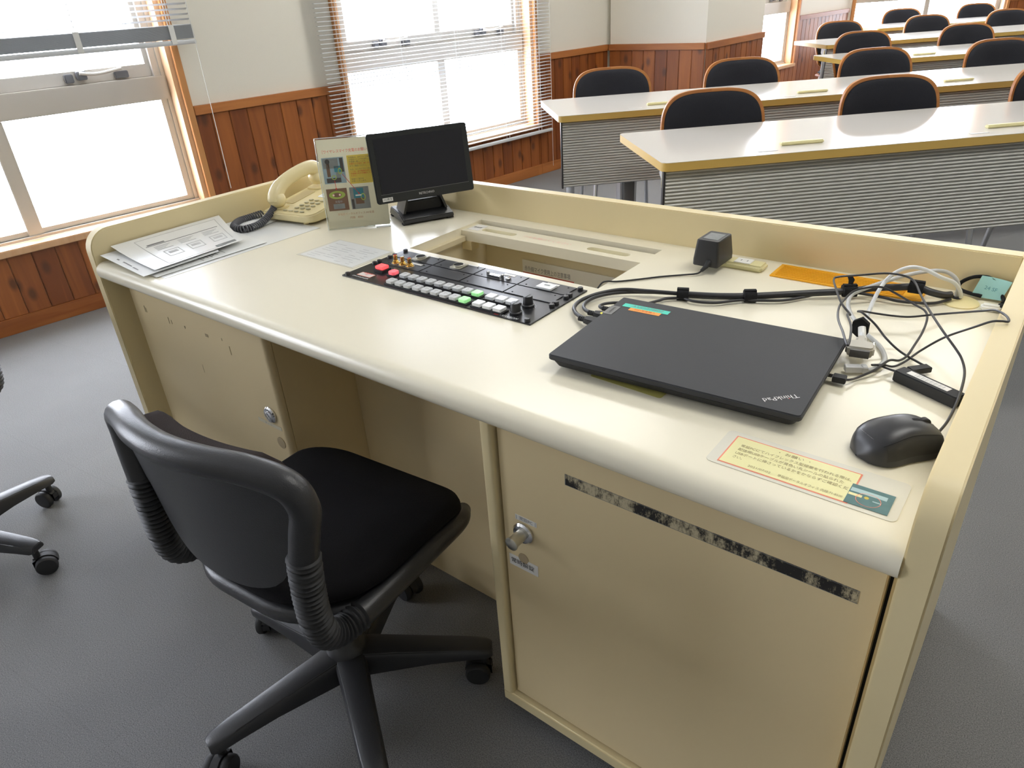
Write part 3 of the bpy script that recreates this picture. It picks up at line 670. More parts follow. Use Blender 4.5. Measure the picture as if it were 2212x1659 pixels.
text('T', 0.0085, Matrix.Translation((0.394, 0.0065, PT+0.0003)), M_BTNW, pan, shear=0.3); MB().box(0.401, 0.003, PT+0.0001, 0.411, 0.010, PT+0.0002).build('printed_block', M_INKR, pan)
text('WARROM', 0.0085, Matrix.Translation((0.432, 0.0055, PT+0.0003)), M_BTNW, pan, shear=0.3)
b = MB(); b.box(0.075, 0.0022, PT+0.0001, 0.39, 0.0028, PT+0.0002); b.build('printed_line', mat('dark_red_line', (0.10, 0.03, 0.025), 0.5), pan)

# ------------------------------------------------------------------ notice inside the well
o = thing('notice_sheet', 'white sheet with red underlined heading standing in the desk well', 'notice', (0.26, 0.4555, H-0.19))
MB().box(-0.146, 0, -0.105, 0.151, 0.0004, 0.105).build('sheet', mat('shaded_white_paper', (0.80, 0.78, 0.72), 0.5), o)
text('赤外線マイク使用上の注意事項', 0.0145, Matrix.Translation((-0.072, -0.0004, 0.083)) @ FRONT, M_INK, o, width=0.135)
MB().box(-0.145, -0.0004, 0.0715, 0.006, -0.0001, 0.0738).build('red_underline', M_INKR, o)
for k in range(6): MB().box(-0.13, -0.0004, 0.055-k*0.02, 0.12-0.02*(k % 3), -0.0002, 0.058-k*0.02).build('text_line', M_INKL, o)

# ------------------------------------------------------------------ monitor
def monitor():
    o = thing('small_monitor', 'small black desktop monitor with dark screen on a low stand', 'monitor', (-0.166, 0.403, H+0.0003), R(62.4))
    # stand: hollow sled with a sloping front
    s = MB(); s.prism([(-0.065, 0.004), (-0.064, 0.014), (-0.03, 0.024), (0.045, 0.026), (0.062, 0.008), (0.060, 0.004)], -0.066, 0.066, 'yzx')
    base = s.build('stand_base', M_BLK, o, bev=0.002, seg=2)
    for sx in (-1, 1):
        for y0, y1 in ((-0.060, -0.045), (0.040, 0.056)): MB().box(sx*0.058-0.008, y0, 0, sx*0.058+0.008, y1, 0.0039).build('foot', M_BLKM, base)
    n = MB(); n.prism([(-0.046, 0.020), (0.046, 0.020), (0.050, 0.030), (0.042, 0.050), (-0.042, 0.050), (-0.050, 0.030)], -0.03, 0.012, 'xzy')
    n.build('stand_neck', M_BLKM, o, bev=0.003, seg=2)
    for q in ([(-0.058, 0.0235), (-0.052, 0.0235), (-0.036, 0.075), (-0.04, 0.075)], [(0.052, 0.0235), (0.058, 0.0235), (0.04, 0.075), (0.036, 0.075)]):
        n = MB(); n.prism(q, -0.043, 0.02, 'xzy'); n.build('hinge_cheek', M_BLK, o)
    T = Matrix.Translation((-0.002, -0.0665, 0.1436)) @ Matrix.Rotation(R(-8.04), 4, 'X')
    w, h = 0.247, 0.159
    hb_ = MB(); hb_.prism(rrect(w, h, 0.006, 5), 0.0, 0.010, 'xzy'); hb_.build('housing', M_BEZEL, o, bev=0.002, seg=2, M=T)
    MB().prism(rrect(w-0.05, h-0.04, 0.010, 5), 0.0102, 0.024, 'xzy').build('rear_cover', M_BEZEL, o, bev=0.003, seg=2, M=T)
    MB().box(-w/2+0.014, -0.0008, -h/2+0.022, w/2-0.014, 0.0, h/2-0.012).build('screen', M_SCREEN, o, M=T)
    b = MB(); b.box(-w/2+0.012, -0.0012, -h/2+0.0205, w/2-0.012, 0.0, -h/2+0.0215); b.build('bezel_line', M_GREYT, o, M=T)
    text('RETECHNO', 0.0075, T @ Matrix.Translation((0.0, -0.0007, -h/2+0.0115)) @ FRONT, M_SILV, o)
    MB().box(-w/2+0.013, -0.0006, -h/2+0.005, -w/2+0.038, -0.0001, -h/2+0.0135).build('label_tape', M_WHITE, o, M=T)
    text('302教室', 0.0066, T @ Matrix.Translation((-w/2+0.0255, -0.0010, -h/2+0.0093)) @ FRONT, M_INKB, o, width=0.022)
    return o
monitor()

# ------------------------------------------------------------------ acrylic sign holder
def sign():
    o = thing('sign_holder', 'clear acrylic stand with a printed notice about charging microphones', 'sign', (-0.232, 0.253, H+0.0002), R(45))
    w, h = 0.152, 0.214; ti = R(-7)
    T = Matrix.Translation((0, 0, 0.0008)) @ Matrix.Rotation(ti, 4, 'X')
    a = MB(); a.box(-w/2, -0.002, 0.0, w/2, -0.0003, h, T); a.box(-w/2, 0.0015, 0.0, w/2, 0.0032, h, T); a.box(-w/2, 0.0034, 0, w/2, 0.045, 0.0018)
    a.build('acrylic_holder', M_ACRYL, o)
    e = MB(); e.box(-w/2-0.0006, -0.0022, h, w/2, 0.0032, h+0.0016, T); e.box(-w/2-0.0014, -0.0022, 0.0, -w/2-0.0002, 0.0032, h, T); e.box(w/2-0.035, -0.012, 0.0002, w/2, -0.0025, 0.002)
    e.build('acrylic_edge', mat('acrylic_edge', (0.72, 0.74, 0.74), 0.1), o)
    p = MB().box(-w/2+0.002, 0.0, 0.003, w/2-0.001, 0.0012, h-0.0025, T).build('printed_sheet', mat('ivory_paper', (0.84, 0.80, 0.68), 0.5, transl=0.55), o)
    fy = -0.0001
    def pr(nm, m, x0, z0, x1, z1, k=0):
        y = -0.0024-k*0.0002
        return MB().box(x0, y-0.00015, z0, x1, y, z1).build(nm, m, p, M=T)
    def at(x, z, k=2): return T @ Matrix.Translation((x, -0.0024-k*0.0002, z)) @ FRONT
    text('［ワイヤレスマイク充電のお願い］', 0.0085, at(-0.008, 0.183), M_INKR, p, width=0.108)
    x0, x1 = -0.067, -0.015
    pr('photo_print', M_BLUEP, x0, 0.110, x1, 0.170)['label'] = 'blue grey photo of microphones in a charger'
    pr('photo_detail', M_GREYP, x0+0.002, 0.145, x1-0.014, 0.168, 1); pr('photo_detail', M_BROWNP, x0+0.009, 0.126, x0+0.017, 0.160, 1); pr('photo_detail', M_DARKP, x0+0.006, 0.112, x1-0.012, 0.123, 1)
    pr('photo_detail', M_CYANP, x0+0.027, 0.136, x0+0.042, 0.150, 1); pr('photo_detail', M_DARKP, x1-0.010, 0.136, x1-0.002, 0.168, 1); pr('photo_detail', M_GREYP, x0+0.030, 0.124, x0+0.041, 0.136, 1)
    def ring(cx, cz, rx, rz, wd=0.0018, m=M_LIMEP, k=2):
        r = MB(); n = 28; vs = []
        for s_ in (1, 1-wd/min(rx, rz)):
            for i in range(n): vs.append((cx+rx*s_*cos(2*pi*i/n), -0.0024-k*0.0002, cz+rz*s_*sin(2*pi*i/n)))
        r.add(vs, [(i, (i+1) % n, n+(i+1) % n, n+i) for i in range(n)]); r.build('highlight_ring', m, p, M=T)
    ring(x0+0.024, 0.124, 0.006, 0.0055); ring(x0+0.040, 0.138, 0.005, 0.0075)
    b = MB(); c0 = Vector((x0+0.013, 0, 0.161)); b.lathe([(0.0056, 0), (0.0056, 0.0002)], (0, 0, 0), 18, T @ Matrix.Translation((c0.x, -0.0028, c0.z)) @ Matrix.Rotation(pi/2, 4, 'X')); b.build('photo_detail', M_DARKP, p)
    pr('yellow_panel', M_YELP, -0.007, 0.106, 0.068, 0.172)['label'] = 'yellow box with notes in brown and red'
    for i, (s, m) in enumerate((('充電後は、必ずマイク本体', M_INKBR), ('の電源スイッチをOFFし、', M_INKBR), ('充電器に差しこんで、', M_INKBR), ('充電ランプ点灯（赤）する', M_INKR), ('までご確認ください。', M_INKBR), ('なお、ピンマイクにつきま', M_INKBR), ('しては、必ず電源を切り、', M_INKR), ('充電器の向きを確認してく', M_INKR), ('ださい。', M_INKR), ('皆様のご協力を', M_INKBR), ('お願いいたします。', M_INKBR))):
        z = 0.1665-i*0.0049-(0.003 if i >= 5 else 0)-(0.003 if i >= 9 else 0)
        text(s, 0.0043, at(-0.003, z), m, p, align='LEFT')
    pr('photo_print', M_BROWNP, x0, 0.046, -0.018, 0.098)['label'] = 'brown photo of two red lamps on a charger'
    ring(-0.0425, 0.083, 0.0195, 0.0095, 0.0042)
    for dx in (-0.051, -0.036):
        b = MB(); b.lathe([(0.0024, 0), (0.0024, 0.0002)], (0, 0, 0), 14, T @ Matrix.Translation((dx, -0.0030, 0.083)) @ Matrix.Rotation(pi/2, 4, 'X')); b.build('lamp_dot', mat('pink_white_print', (0.9, 0.62, 0.58), 0.4), p)
    pr('photo_detail', M_GREYP, -0.055, 0.050, -0.028, 0.062, 1); text('充電中', 0.006, at(-0.041, 0.0665), M_INKL, p)
    pr('photo_print', M_GREYP, -0.012, 0.046, 0.034, 0.098)['label'] = 'grey photo of a blue bodypack microphone'
    pr('photo_detail', M_CYANP, -0.003, 0.072, 0.021, 0.095, 1); pr('photo_detail', M_BROWNP, 0.0, 0.058, 0.020, 0.072, 1); pr('photo_detail', M_WHITE, 0.001, 0.077, 0.015, 0.080, 2); pr('photo_detail', M_DARKP, -0.010, 0.047, -0.004, 0.07, 1); ring(0.019, 0.074, 0.006, 0.0085)
    for (a, c) in (((x0+0.024, 0.117), (-0.042, 0.094)), ((x0+0.044, 0.131), (0.012, 0.080))):
        d = Vector((c[0]-a[0], 0, c[1]-a[1])); L = d.length; ang = atan2(d.z, d.x)
        Mx = T @ Matrix.Translation((a[0], -0.0031, a[1])) @ Matrix.Rotation(-ang, 4, 'Y')
        b = MB(); b.box(0, -0.0001, -0.0006, L-0.004, 0, 0.0006); b.prism([(L-0.005, -0.0022), (L, 0), (L-0.005, 0.0022)], -0.0001, 0, 'xzy'); b.build('red_arrow', M_INKR, p, M=Mx)
    text('早稲田ポータルオフィス AV支援', 0.0064, at(-0.004, 0.036), mat('tan_ink', (0.50, 0.30, 0.18), 0.6), p, width=0.088)
    text('内線　8500', 0.0064, at(-0.004, 0.0265), mat('tan_ink', (0.50, 0.30, 0.18), 0.6), p)
sign()
# ------------------------------------------------------------------ telephone
def phone():
    o = thing('telephone', 'ivory push-button desk telephone with coiled grey cord', 'telephone', (-0.455, 0.288, H), R(9))
    w, d = 0.172, 0.205
    def wedge(bb, P, zl, z0, z1):
        k = len(bb.v); bb.prism(P, 0, 1); n = len(P)
        for i in range(n): x, y, _ = bb.v[k+i]; bb.v[k+i] = (x, y, zl)
        for i in range(n): x, y, _ = bb.v[k+n+i]; bb.v[k+n+i] = (x, y, z0+(z1-z0)*(y+d/2)/d)
    b = MB(); wedge(b, rrect(w, d, (0.012, 0.030, 0.012, 0.012), 5), 0.007, 0.026, 0.050)
    body = b.build('body', M_PHONE, o, bev=0.0035)
    zt = lambda y: 0.026+0.024*(y+d/2)/d
    for x, y in ((-0.07, -0.085), (0.05, -0.085), (-0.07, 0.085), (0.07, 0.085)):
        f = MB(); f.lathe([(0.007, 0.0002), (0.007, 0.0069)], (x, y, 0), 14); f.build('foot', M_PHONE, o)
    tilt = math.atan2(0.024, d)
    def on(x, y, dz=0): return Matrix.Translation((x, y, zt(y)+dz)) @ Matrix.Rotation(tilt, 4, 'X')
    for y in (-0.066, 0.078):                                       # cradle cups under the handset
        c = MB(); c.prism(rrect(0.050, 0.036, 0.012, 5), 0.0, 0.004); c.build('cradle_rim', M_PHONE, o, bev=0.0015, seg=2, M=on(-0.053, y))
    MB().prism(rrect(0.036, 0.090, 0.004, 3), 0.0002, 0.0012).build('cradle_trough', mat('tan_plastic', (0.55, 0.45, 0.22), 0.4), o, M=on(-0.050, 0.006))
    path = spline([(-0.0530, -0.074, 0.046), (-0.053, -0.071, 0.062), (-0.053, -0.054, 0.080), (-0.053, -0.018, 0.094), (-0.053, 0.030, 0.103), (-0.053, 0.068, 0.104), (-0.053, 0.086, 0.094), (-0.053, 0.090, 0.074)], 6)
    n = len(path); rr = []
    for i in range(n):
        t = i/(n-1); rr.append(0.0240-0.0065*sin(pi*min(1, max(0, (t-0.08)/0.84)))**0.8 if 0.02 < t < 0.99 else 0.018)
    h = MB(); h.tube(path, rr, 20, 0.82); hs = h.build('handset', M_PHONE, o, ang=70)
    e = MB(); e.ell((-0.053, -0.071, 0.052), 0.0245, 0.022, 0.022, 20, 12); e.build('mouthpiece', M_PHONE, hs, ang=80)
    e = MB(); e.ell((-0.053, 0.083, 0.074), 0.0235, 0.019, 0.0190, 20, 12); e.build('earpiece', M_PHONE, hs, ang=80)
    for r in range(4):
        for c in range(3):
            k = MB(); k.prism([(0.0075*cos(2*pi*i/20), 0.0052*sin(2*pi*i/20)) for i in range(20)], 0.0001, 0.0032)
            k.build('key', M_KEY, o, bev=0.001, seg=2, M=on(0.004+c*0.0195, -0.062+r*0.0185))
    for c in range(4):
        k = MB(); k.prism([(0.0078*cos(2*pi*i/20), 0.0032*sin(2*pi*i/20)) for i in range(20)], 0.0001, 0.0028)
        k.build('key', M_KEY, o, bev=0.0008, seg=2, M=on(-0.018+c*0.0195, -0.083))
    cd = MB().prism(rrect(0.060, 0.078, 0.003, 3), 0.0002, 0.0014).build('number_card', M_PAPER, o, M=on(0.034, 0.056))
    MB().box(-0.030, 0.016, 0.0015, 0.030, 0.037, 0.0017).build('card_header', M_GREYP, cd)
    for k in range(6): MB().box(-0.026, 0.008-k*0.0075, 0.0015, 0.004+0.012*(k % 3), 0.010-k*0.0075, 0.0017).build('card_line', M_INKL, cd)
    # coiled cord
    Wi = o.matrix_basis.inverted() if False else (Matrix.Translation(o.location) @ Matrix.Rotation(R(9), 4, 'Z')).inverted()
    pts = [(-0.501,0.204,0.045), (-0.494,0.188,0.028), (-0.472,0.132,0.012), (-0.473,0.085,0.0102), (-0.512,0.080,0.0102), (-0.550,0.118,0.0102), (-0.557,0.159,0.0102), (-0.549,0.196,0.014)]
    cen = spline([Wi @ Vector((x, y, z+H)) for x, y, z in pts], 40); hel = []; s = 0; last = cen[0]
    for i, p in enumerate(cen):
        s += (p-last).length; last = p
    L = s; turns = int(L/0.0062); m = turns*12; acc = [0]
    for a, c in zip(cen, cen[1:]): acc.append(acc[-1]+(c-a).length)
    j = 0; a0 = Vector((0, 0, 1))
    for i in range(m+1):
        q = L*i/m
        while j < len(acc)-2 and acc[j+1] < q: j += 1
        f = (q-acc[j])/max(1e-9, acc[j+1]-acc[j]); p = cen[j].lerp(cen[j+1], f); t = (cen[j+1]-cen[j]).normalized()
        a0 = (a0-t*a0.dot(t)).normalized(); bb = t.cross(a0); ph = 2*pi*i/12; rad = 0.0072*min(1, i/14, (m-i)/14)
        hel.append(p+a0*(cos(ph)*rad)+bb*(sin(ph)*rad))
    c = MB(); c.tube(hel, 0.0023, 6); c.build('coiled_cord', M_COIL, o, ang=80)
phone()

# ------------------------------------------------------------------ papers
def sheet(name, label, corners, m, marks=(), group=None, sag=0.0, cat='paper', nu=10, nv=8, curl=None):
    """a thin sheet through four corners (front left, front right, back right, back left); marks: (u0, v0, u1, v1, material, part name)"""
    c = [Vector(q) for q in corners]; ctr = sum(c, Vector())/4; base = Vector((ctr.x, ctr.y, min(q.z for q in c)))
    o = thing(name, label, cat, base, 0, group)
    def f(u, v, dz=0):
        p = (c[0]*(1-u)+c[1]*u)*(1-v)+(c[3]*(1-u)+c[2]*u)*v-base
        p.z += sag*4*u*(1-u)*-1+dz
        if curl: p.z += curl(u, v)
        return p
    b = MB(); b.slab(f, nu, nv, 0.0003); b.build('sheet', m, o, ang=60)
    for u0, v0, u1, v1, mm, nm in marks:
        b = MB(); b.slab(lambda u, v: f(u0+(u1-u0)*u, v0+(v1-v0)*v, 0.0004), max(1, int(nu*(u1-u0)+1)), max(1, int(nv*(v1-v0)+1)), 0.0002); b.build(nm, mm, o, ang=60)
    return o
def lines(u0, u1, v0, dv, n, m, ragged=0.25, th=0.006):
    rnd = random.Random(int(u0*1000+v0*777)); out = []
    for k in range(n):
        out.append((u0, v0+k*dv, u1-rnd.random()*ragged*(u1-u0), v0+k*dv+th, m, 'text_line'))
    return out
G = 'loose papers by the telephone'
sheet('paper_sheet', 'large laminated sheet under the paper pile reaching below the telephone', [(-0.560,-0.205,H+.0016), (-0.334,-0.205,H+.0006), (-0.328,0.205,H+.0006), (-0.575,0.205,H+.0006)], M_LAM,
      lines(0.35, 0.95, 0.06, 0.028, 12, M_INKL, 0.5), G)
sheet('paper_sheet', 'small printed sheet in the desk corner against the left rim behind the pile', [(-0.582,0.085,H+.006), (-0.47,0.08,H+.003), (-0.49,0.232,H+.0022), (-0.583,0.228,H+.003)], M_PAPER, lines(0.2, 0.85, 0.55, 0.06, 5, M_INKL, 0.4, 0.012), G)
sheet('paper_sheet', 'printed sheet with blue-tinted text on top of the large laminated sheet', [(-0.545,-0.214,H+.0060), (-0.352,-0.213,H+.0022), (-0.345,0.060,H+.0026), (-0.560,0.07,H+.008)], M_LAM,
      lines(0.62, 0.95, 0.12, 0.030, 9, M_INKL, 0.3) + [(0.56, 0.08, 0.575, 0.85, M_INK, 'heavy_rule')] + lines(0.70, 0.95, 0.42, 0.03, 8, M_INK, 0.5), G)
sheet('paper_sheet', 'white sheet sticking out at the front left corner of the desk under the pile', [(-0.580,-0.224,H+.017), (-0.368,-0.232,H+.0075), (-0.372,-0.05,H+.0085), (-0.581,0.03,H+.019)], M_PAPER,
      [(0.28, 0.05, 0.33, 0.065, M_INK, 'text_line'), (0.42, 0.055, 0.62, 0.068, M_INK, 'text_line'), (0.66, 0.05, 0.78, 0.062, M_INK, 'text_line')], G)
mk = [(0.08, 0.17, 0.955, 0.175, M_INKL, 'frame_line'), (0.08, 0.93, 0.80, 0.935, M_INKL, 'frame_line'), (0.08, 0.175, 0.085, 0.93, M_INKL, 'frame_line'), (0.955, 0.175, 0.96, 0.80, M_INKL, 'frame_line'), (0.30, 0.20, 0.312, 0.90, M_INK, 'heavy_rule'), (0.255, 0.22, 0.285, 0.38, M_INK, 'heading')]
for k, v in enumerate((0.27, 0.50, 0.74)):
    for (a, b_, c_, d_) in ((0.55, v, 0.56, v+0.15), (0.74, v, 0.75, v+0.15), (0.55, v, 0.75, v+0.008), (0.55, v+0.142, 0.75, v+0.15), (0.60, v+0.03, 0.66, v+0.12)): mk.append((a, b_, c_, d_, M_INK if k == 3 else M_INKL, 'diagram'))
    mk += [(0.36+0.035*j, v-0.02, 0.372+0.035*j, v+0.13-0.03*(j % 3), M_INKL, 'text_line') for j in range(4)]
mk += [(0.88, 0.70, 0.95, 0.93, M_GREYP, 'grey_table')]
sheet('paper_sheet', 'curled sheet with three line diagrams on top of the paper pile', [(-0.578,-0.196,H+.031), (-0.372,-0.203,H+.0125), (-0.384,0.024,H+.0130), (-0.581,0.086,H+.031)], M_LAM, mk, G, sag=0.004)
sheet('laminated_sheet', 'small laminated sheet of faint text lying flat left of the control panel', [(-0.207,0.041,H+.0005), (-0.013,0.041,H+.0005), (-0.013,0.162,H+.0005), (-0.205,0.164,H+.0005)], M_FILM,
      [(0.045, 0.03, 0.955, 0.965, M_LAM, 'printed_sheet')], cat='paper')
ls = bpy.data.objects['laminated_sheet']
for k in range(9):
    for j, (a, w_) in enumerate(((-0.075, 0.026+0.006*(k*7 % 3)), (-0.030, 0.034), (0.018, 0.02+0.008*(k*5 % 4)), (0.055, 0.012))):
        if (k*3+j*5) % 4 == 1: continue
        MB().box(a, -0.048+k*0.0105, 0.0006, a+w_, -0.0468+k*0.0105, 0.0007).build('text_line', M_INKL, ls)

# ------------------------------------------------------------------ notice at the front edge
o = thing('laminated_notice', 'clear laminated notice with pale yellow text box and teal photo near the mouse', 'notice', (0.9865, -0.1595, H+0.0003))
MB().prism(rrect(0.205, 0.075, 0.007, 4), 0, 0.0004).build('laminate', M_FILM, o)
MB().box(-0.0895, -0.0325, 0.0005, 0.0545, 0.0285, 0.0007).build('red_border', M_REDN, o)
MB().box(-0.0877, -0.0307, 0.0008, 0.0527, 0.0267, 0.0009).build('yellow_field', M_YELN, o)
for s, x, y, al, wd in (('・ お願い ・', -0.018, 0.0195, 'CENTER', 0.036), ('常設PCにてハイフレックス型授業を行われる際は、', -0.078, 0.0100, 'LEFT', 0.125), ('配信用USBケーブルが黄色い丸シールの貼られた', -0.078, 0.0015, 'LEFT', 0.119), ('USBポートに挿さっているかをかならずご確認くだ', -0.078, -0.0070, 'LEFT', 0.126), ('さい。', -0.078, -0.0155, 'LEFT', 0.011)):
    text(s, 0.0064, Matrix.Translation((x, y, 0.0012)), M_INKBR, o, align=al, width=wd)
text('2021/07/02', 0.0055, Matrix.Translation((-0.056, -0.0243, 0.0012)), M_INKBR, o, align='LEFT', width=0.026)
text('早稲田ポータルオフィス 内線:71-8500', 0.0055, Matrix.Translation((-0.022, -0.0243, 0.0012)), M_INKBR, o, align='LEFT', width=0.069)
ph = MB().box(0.0500, -0.0310, 0.0010, 0.0930, 0.0060, 0.0012).build('photo_print', M_TEALP, o)
MB().box(0.0510, -0.008, 0.0013, 0.0870, -0.0010, 0.0014).build('photo_detail', M_ICEP, ph); MB().box(0.0505, -0.0155, 0.0013, 0.064, -0.0110, 0.0014).build('photo_detail', M_YELN, ph)
b = MB(); b.lathe([(0.0024, 0.0013), (0.0024, 0.0014)], (0.0685, -0.0130, 0), 16); b.build('yellow_dot', M_YELP, ph); MB().box(0.075, -0.0165, 0.0013, 0.083, -0.0148, 0.0014).build('photo_detail', M_ICEP, ph)
b = MB(); n = 32; vs = []
for s_ in (1, 0.95):
    for i in range(n): vs.append((0.071+0.0125*s_*cos(2*pi*i/n), -0.0165+0.0115*s_*sin(2*pi*i/n), 0.0015))
b.add(vs, [(i, (i+1) % n, n+(i+1) % n, n+i) for i in range(n)]); b.build('red_ring', M_REDN, ph)

# ------------------------------------------------------------------ laptop
lw, ld, lz = 0.358, 0.2445, 0.026
lap = thing('laptop', 'closed matte black laptop lying on the desk with teal and orange label tapes', 'laptop', (0.770, 0.021, H), R(3.5))
b = MB(); b.prism(rrect(lw-0.006, ld-0.006, 0.010, 4), 0.0055, 0.0165); k = len(b.v)//2
for i in range(k): x, y, z = b.v[i]; b.v[i] = (x*0.965, y*0.955, z)
b.build('base', M_LAPB, lap, bev=0.001, seg=2)
for sx in (-1, 1):
    for sy in (-1, 1):
        f = MB(); f.prism(rrect(0.03, 0.010, 0.004, 4, sx*0.135, sy*0.088), 0.0003, 0.0054); f.build('rubber_foot', M_BLKM, lap)
b = MB(); b.prism(rrect(lw, ld, (0.006, 0.006, 0.004, 0.004), 4), 0.0172, lz); lid = b.build('lid', M_LAPT, lap, bev=0.0016)
MB().prism(rrect(0.016, 0.035, 0.001, 2, -lw/2+0.0085, 0.063), lz+0.0001, lz+0.0005).build('metal_tab', M_GREYT, lid)
text('Lenovo', 0.0085, Matrix.Translation((-lw/2+0.0085, 0.063, lz+0.0008)) @ Matrix.Rotation(pi/2, 4, 'Z'), M_INKB, lid)
MB().box(-0.163, 0.0855, lz+0.0001, -0.083, 0.0985, lz+0.0004).build('label_tape', M_TEAL, lid)['label'] = 'teal tape reading AVD27B02'
text('AVD27B02', 0.0095, Matrix.Translation((-0.121, 0.092, lz+0.0007)), M_INK, lid, shear=0.2, width=0.056)
MB().box(-0.147, 0.0745, lz+0.0001, -0.093, 0.0853, lz+0.0004).build('label_tape', M_ORNG, lid)['label'] = 'orange tape with small print'
text('2021年度購入', 0.0062, Matrix.Translation((-0.120, 0.080, lz+0.0007)), mat('rust_ink', (0.40, 0.10, 0.02), 0.6), lid)
LG = Matrix.Translation((0.145, -0.089, lz+0.0003)) @ Matrix.Rotation(R(222), 4, 'Z')
text('ThinkPad', 0.0125, LG, M_SILV, lid, width=0.046)
b = MB(); b.lathe([(0.0007, 0), (0.0007, 0.0003)], (0, 0, 0), 10); b.build('red_dot', M_INKR, lid, M=LG @ Matrix.Translation((-0.0095, 0.0042, 0)))
o = thing('plastic_film', 'yellow-green film peeking out under the laptop front edge', 'plastic film', (0.72, -0.062, H+0.0003))
MB().prism(rrect(0.115, 0.072, 0.004, 3), 0, 0.0002).build('film', M_OLIVEF, o, M=RZ(R(-2)))

# ------------------------------------------------------------------ cables
def CB(pts, r, k=8, n=10): b = MB(); b.tube([Vector((x, y, z+H)) for x, y, z in (spline(pts, k))], r, n); return b
bun = thing('cable_bundle', 'thick black cable bundle tied with velcro running to the laptop', 'cables', (0.83, 0.33, H)); BI = Matrix.Translation((-0.83, -0.33, -H))
MAIN = [(1.026,0.433,0.0128), (1.016,0.424,0.0135), (0.998,0.411,0.020), (0.977,0.412,0.024), (0.950,0.402,0.022), (0.917,0.394,0.017), (0.885,0.371,0.013), (0.837,0.340,0.011), (0.799,0.313,0.010), (0.749,0.277,0.0095), (0.702,0.251,0.009), (0.647,0.229,0.009)]
HD1 = [(0.647,0.229,0.010), (0.591,0.206,0.012), (0.549,0.190,0.012), (0.520,0.159,0.010), (0.505,0.126,0.007), (0.510,0.093,0.007), (0.531,0.066,0.009), (0.560,0.048,0.0115)]
HD2 = [(0.648,0.231,0.009), (0.591,0.212,0.008), (0.547,0.185,0.008), (0.523,0.153,0.008), (0.518,0.121,0.008), (0.525,0.099,0.008), (0.540,0.084,0.009), (0.560,0.076,0.0115)]
PW_ = [(0.651,0.222,0.006), (0.628,0.205,0.006), (0.621,0.185,0.007), (0.602,0.154,0.007), (0.573,0.140,0.010), (0.556,0.122,0.0115), (0.552,0.108,0.0115), (0.560,0.101,0.0115), (0.574,0.102,0.0115)]
STR = [(1.028,0.424,0.0088), (1.008,0.404,0.0045), (0.988,0.390,0.006), (0.958,0.382,0.006), (0.933,0.382,0.008), (0.887,0.374,0.010), (0.848,0.354,0.008), (0.826,0.328,0.006), (0.799,0.294,0.006), (0.766,0.275,0.006), (0.739,0.261,0.006), (0.708,0.229,0.006), (0.675,0.217,0.006), (0.651,0.222,0.006)]
for p, r in ((MAIN, 0.0060), (HD1, 0.0036), (HD2, 0.0032), (PW_, 0.0026), (STR, 0.0024)): CB(p, r).build('cable', M_CABLE, bun, M=BI)
for (x, y, z, a, w_) in ((0.648,0.227,0.010,22,0.020), (0.749,0.276,0.010,32,0.020), (0.884,0.371,0.0135,33,0.022), (0.977,0.411,0.024,2,0.022)):
    b = MB(); b.prism(rrect(0.020, 0.0185, 0.006, 4), -w_/2, w_/2, 'yzx'); b.box(-w_/2, -0.004, 0.009, w_/2, 0.004, 0.0115)
    vt = b.build('velcro_tie', M_VELC, bun, M=Matrix.Translation((x-0.83, y-0.33, z)) @ Matrix.Rotation(R(a), 4, 'Z'))
    if 0.8 < x < 0.95: MB().tube([(0, 0, 0.0116), (0.002, 0.003, 0.018), (-0.002, 0.004, 0.026)], [0.0035, 0.005, 0.004], 8, 0.4).build('loose_end', M_VELC, vt)
def plug(x, y, z, a, par, loc, m=M_BLKM, L=0.028, w_=0.018, h=0.009, relief=True):
    T = Matrix.Translation(Vector((x, y, z))-Vector(loc)) @ Matrix.Rotation(R(a), 4, 'Z')
    b = MB(); b.prism([(0, -w_*0.32), (L*0.3, -w_/2), (L, -w_/2), (L, w_/2), (L*0.3, w_/2), (0, w_*0.32)], -h/2, h/2)
    p = b.build('plug', m, par, bev=0.001, seg=2, M=T)
    if relief:
        s = MB()
        for k in range(3): s.lathe([(0.0044, 0), (0.0044, 0.0024)], (0, 0, 0), 14, Matrix.Translation((-0.0035-k*0.0034, 0, 0)) @ Matrix.Rotation(pi/2, 4, 'Y'))
        s.build('strain_relief', m, par, M=T)
    return p
plug(0.560, 0.047, 0.0115, 3, bun, (0.83, 0.33, 0), L=0.030); plug(0.561, 0.0745, 0.0115, 3, bun, (0.83, 0.33, 0), L=0.027, w_=0.015)
plug(0.572, 0.102, 0.0115, 3, bun, (0.83, 0.33, 0), L=0.014, w_=0.009)
b = MB(); b.lathe([(0.004, 0), (0.004, 0.0003)], (0, 0, 0), 16); b.build('yellow_dot', mat('bright_yellow_sticker', (0.85, 0.75, 0.05), 0.5), bun, M=Matrix.Translation((0.578-0.83, 0.0745-0.33, 0.0161)))

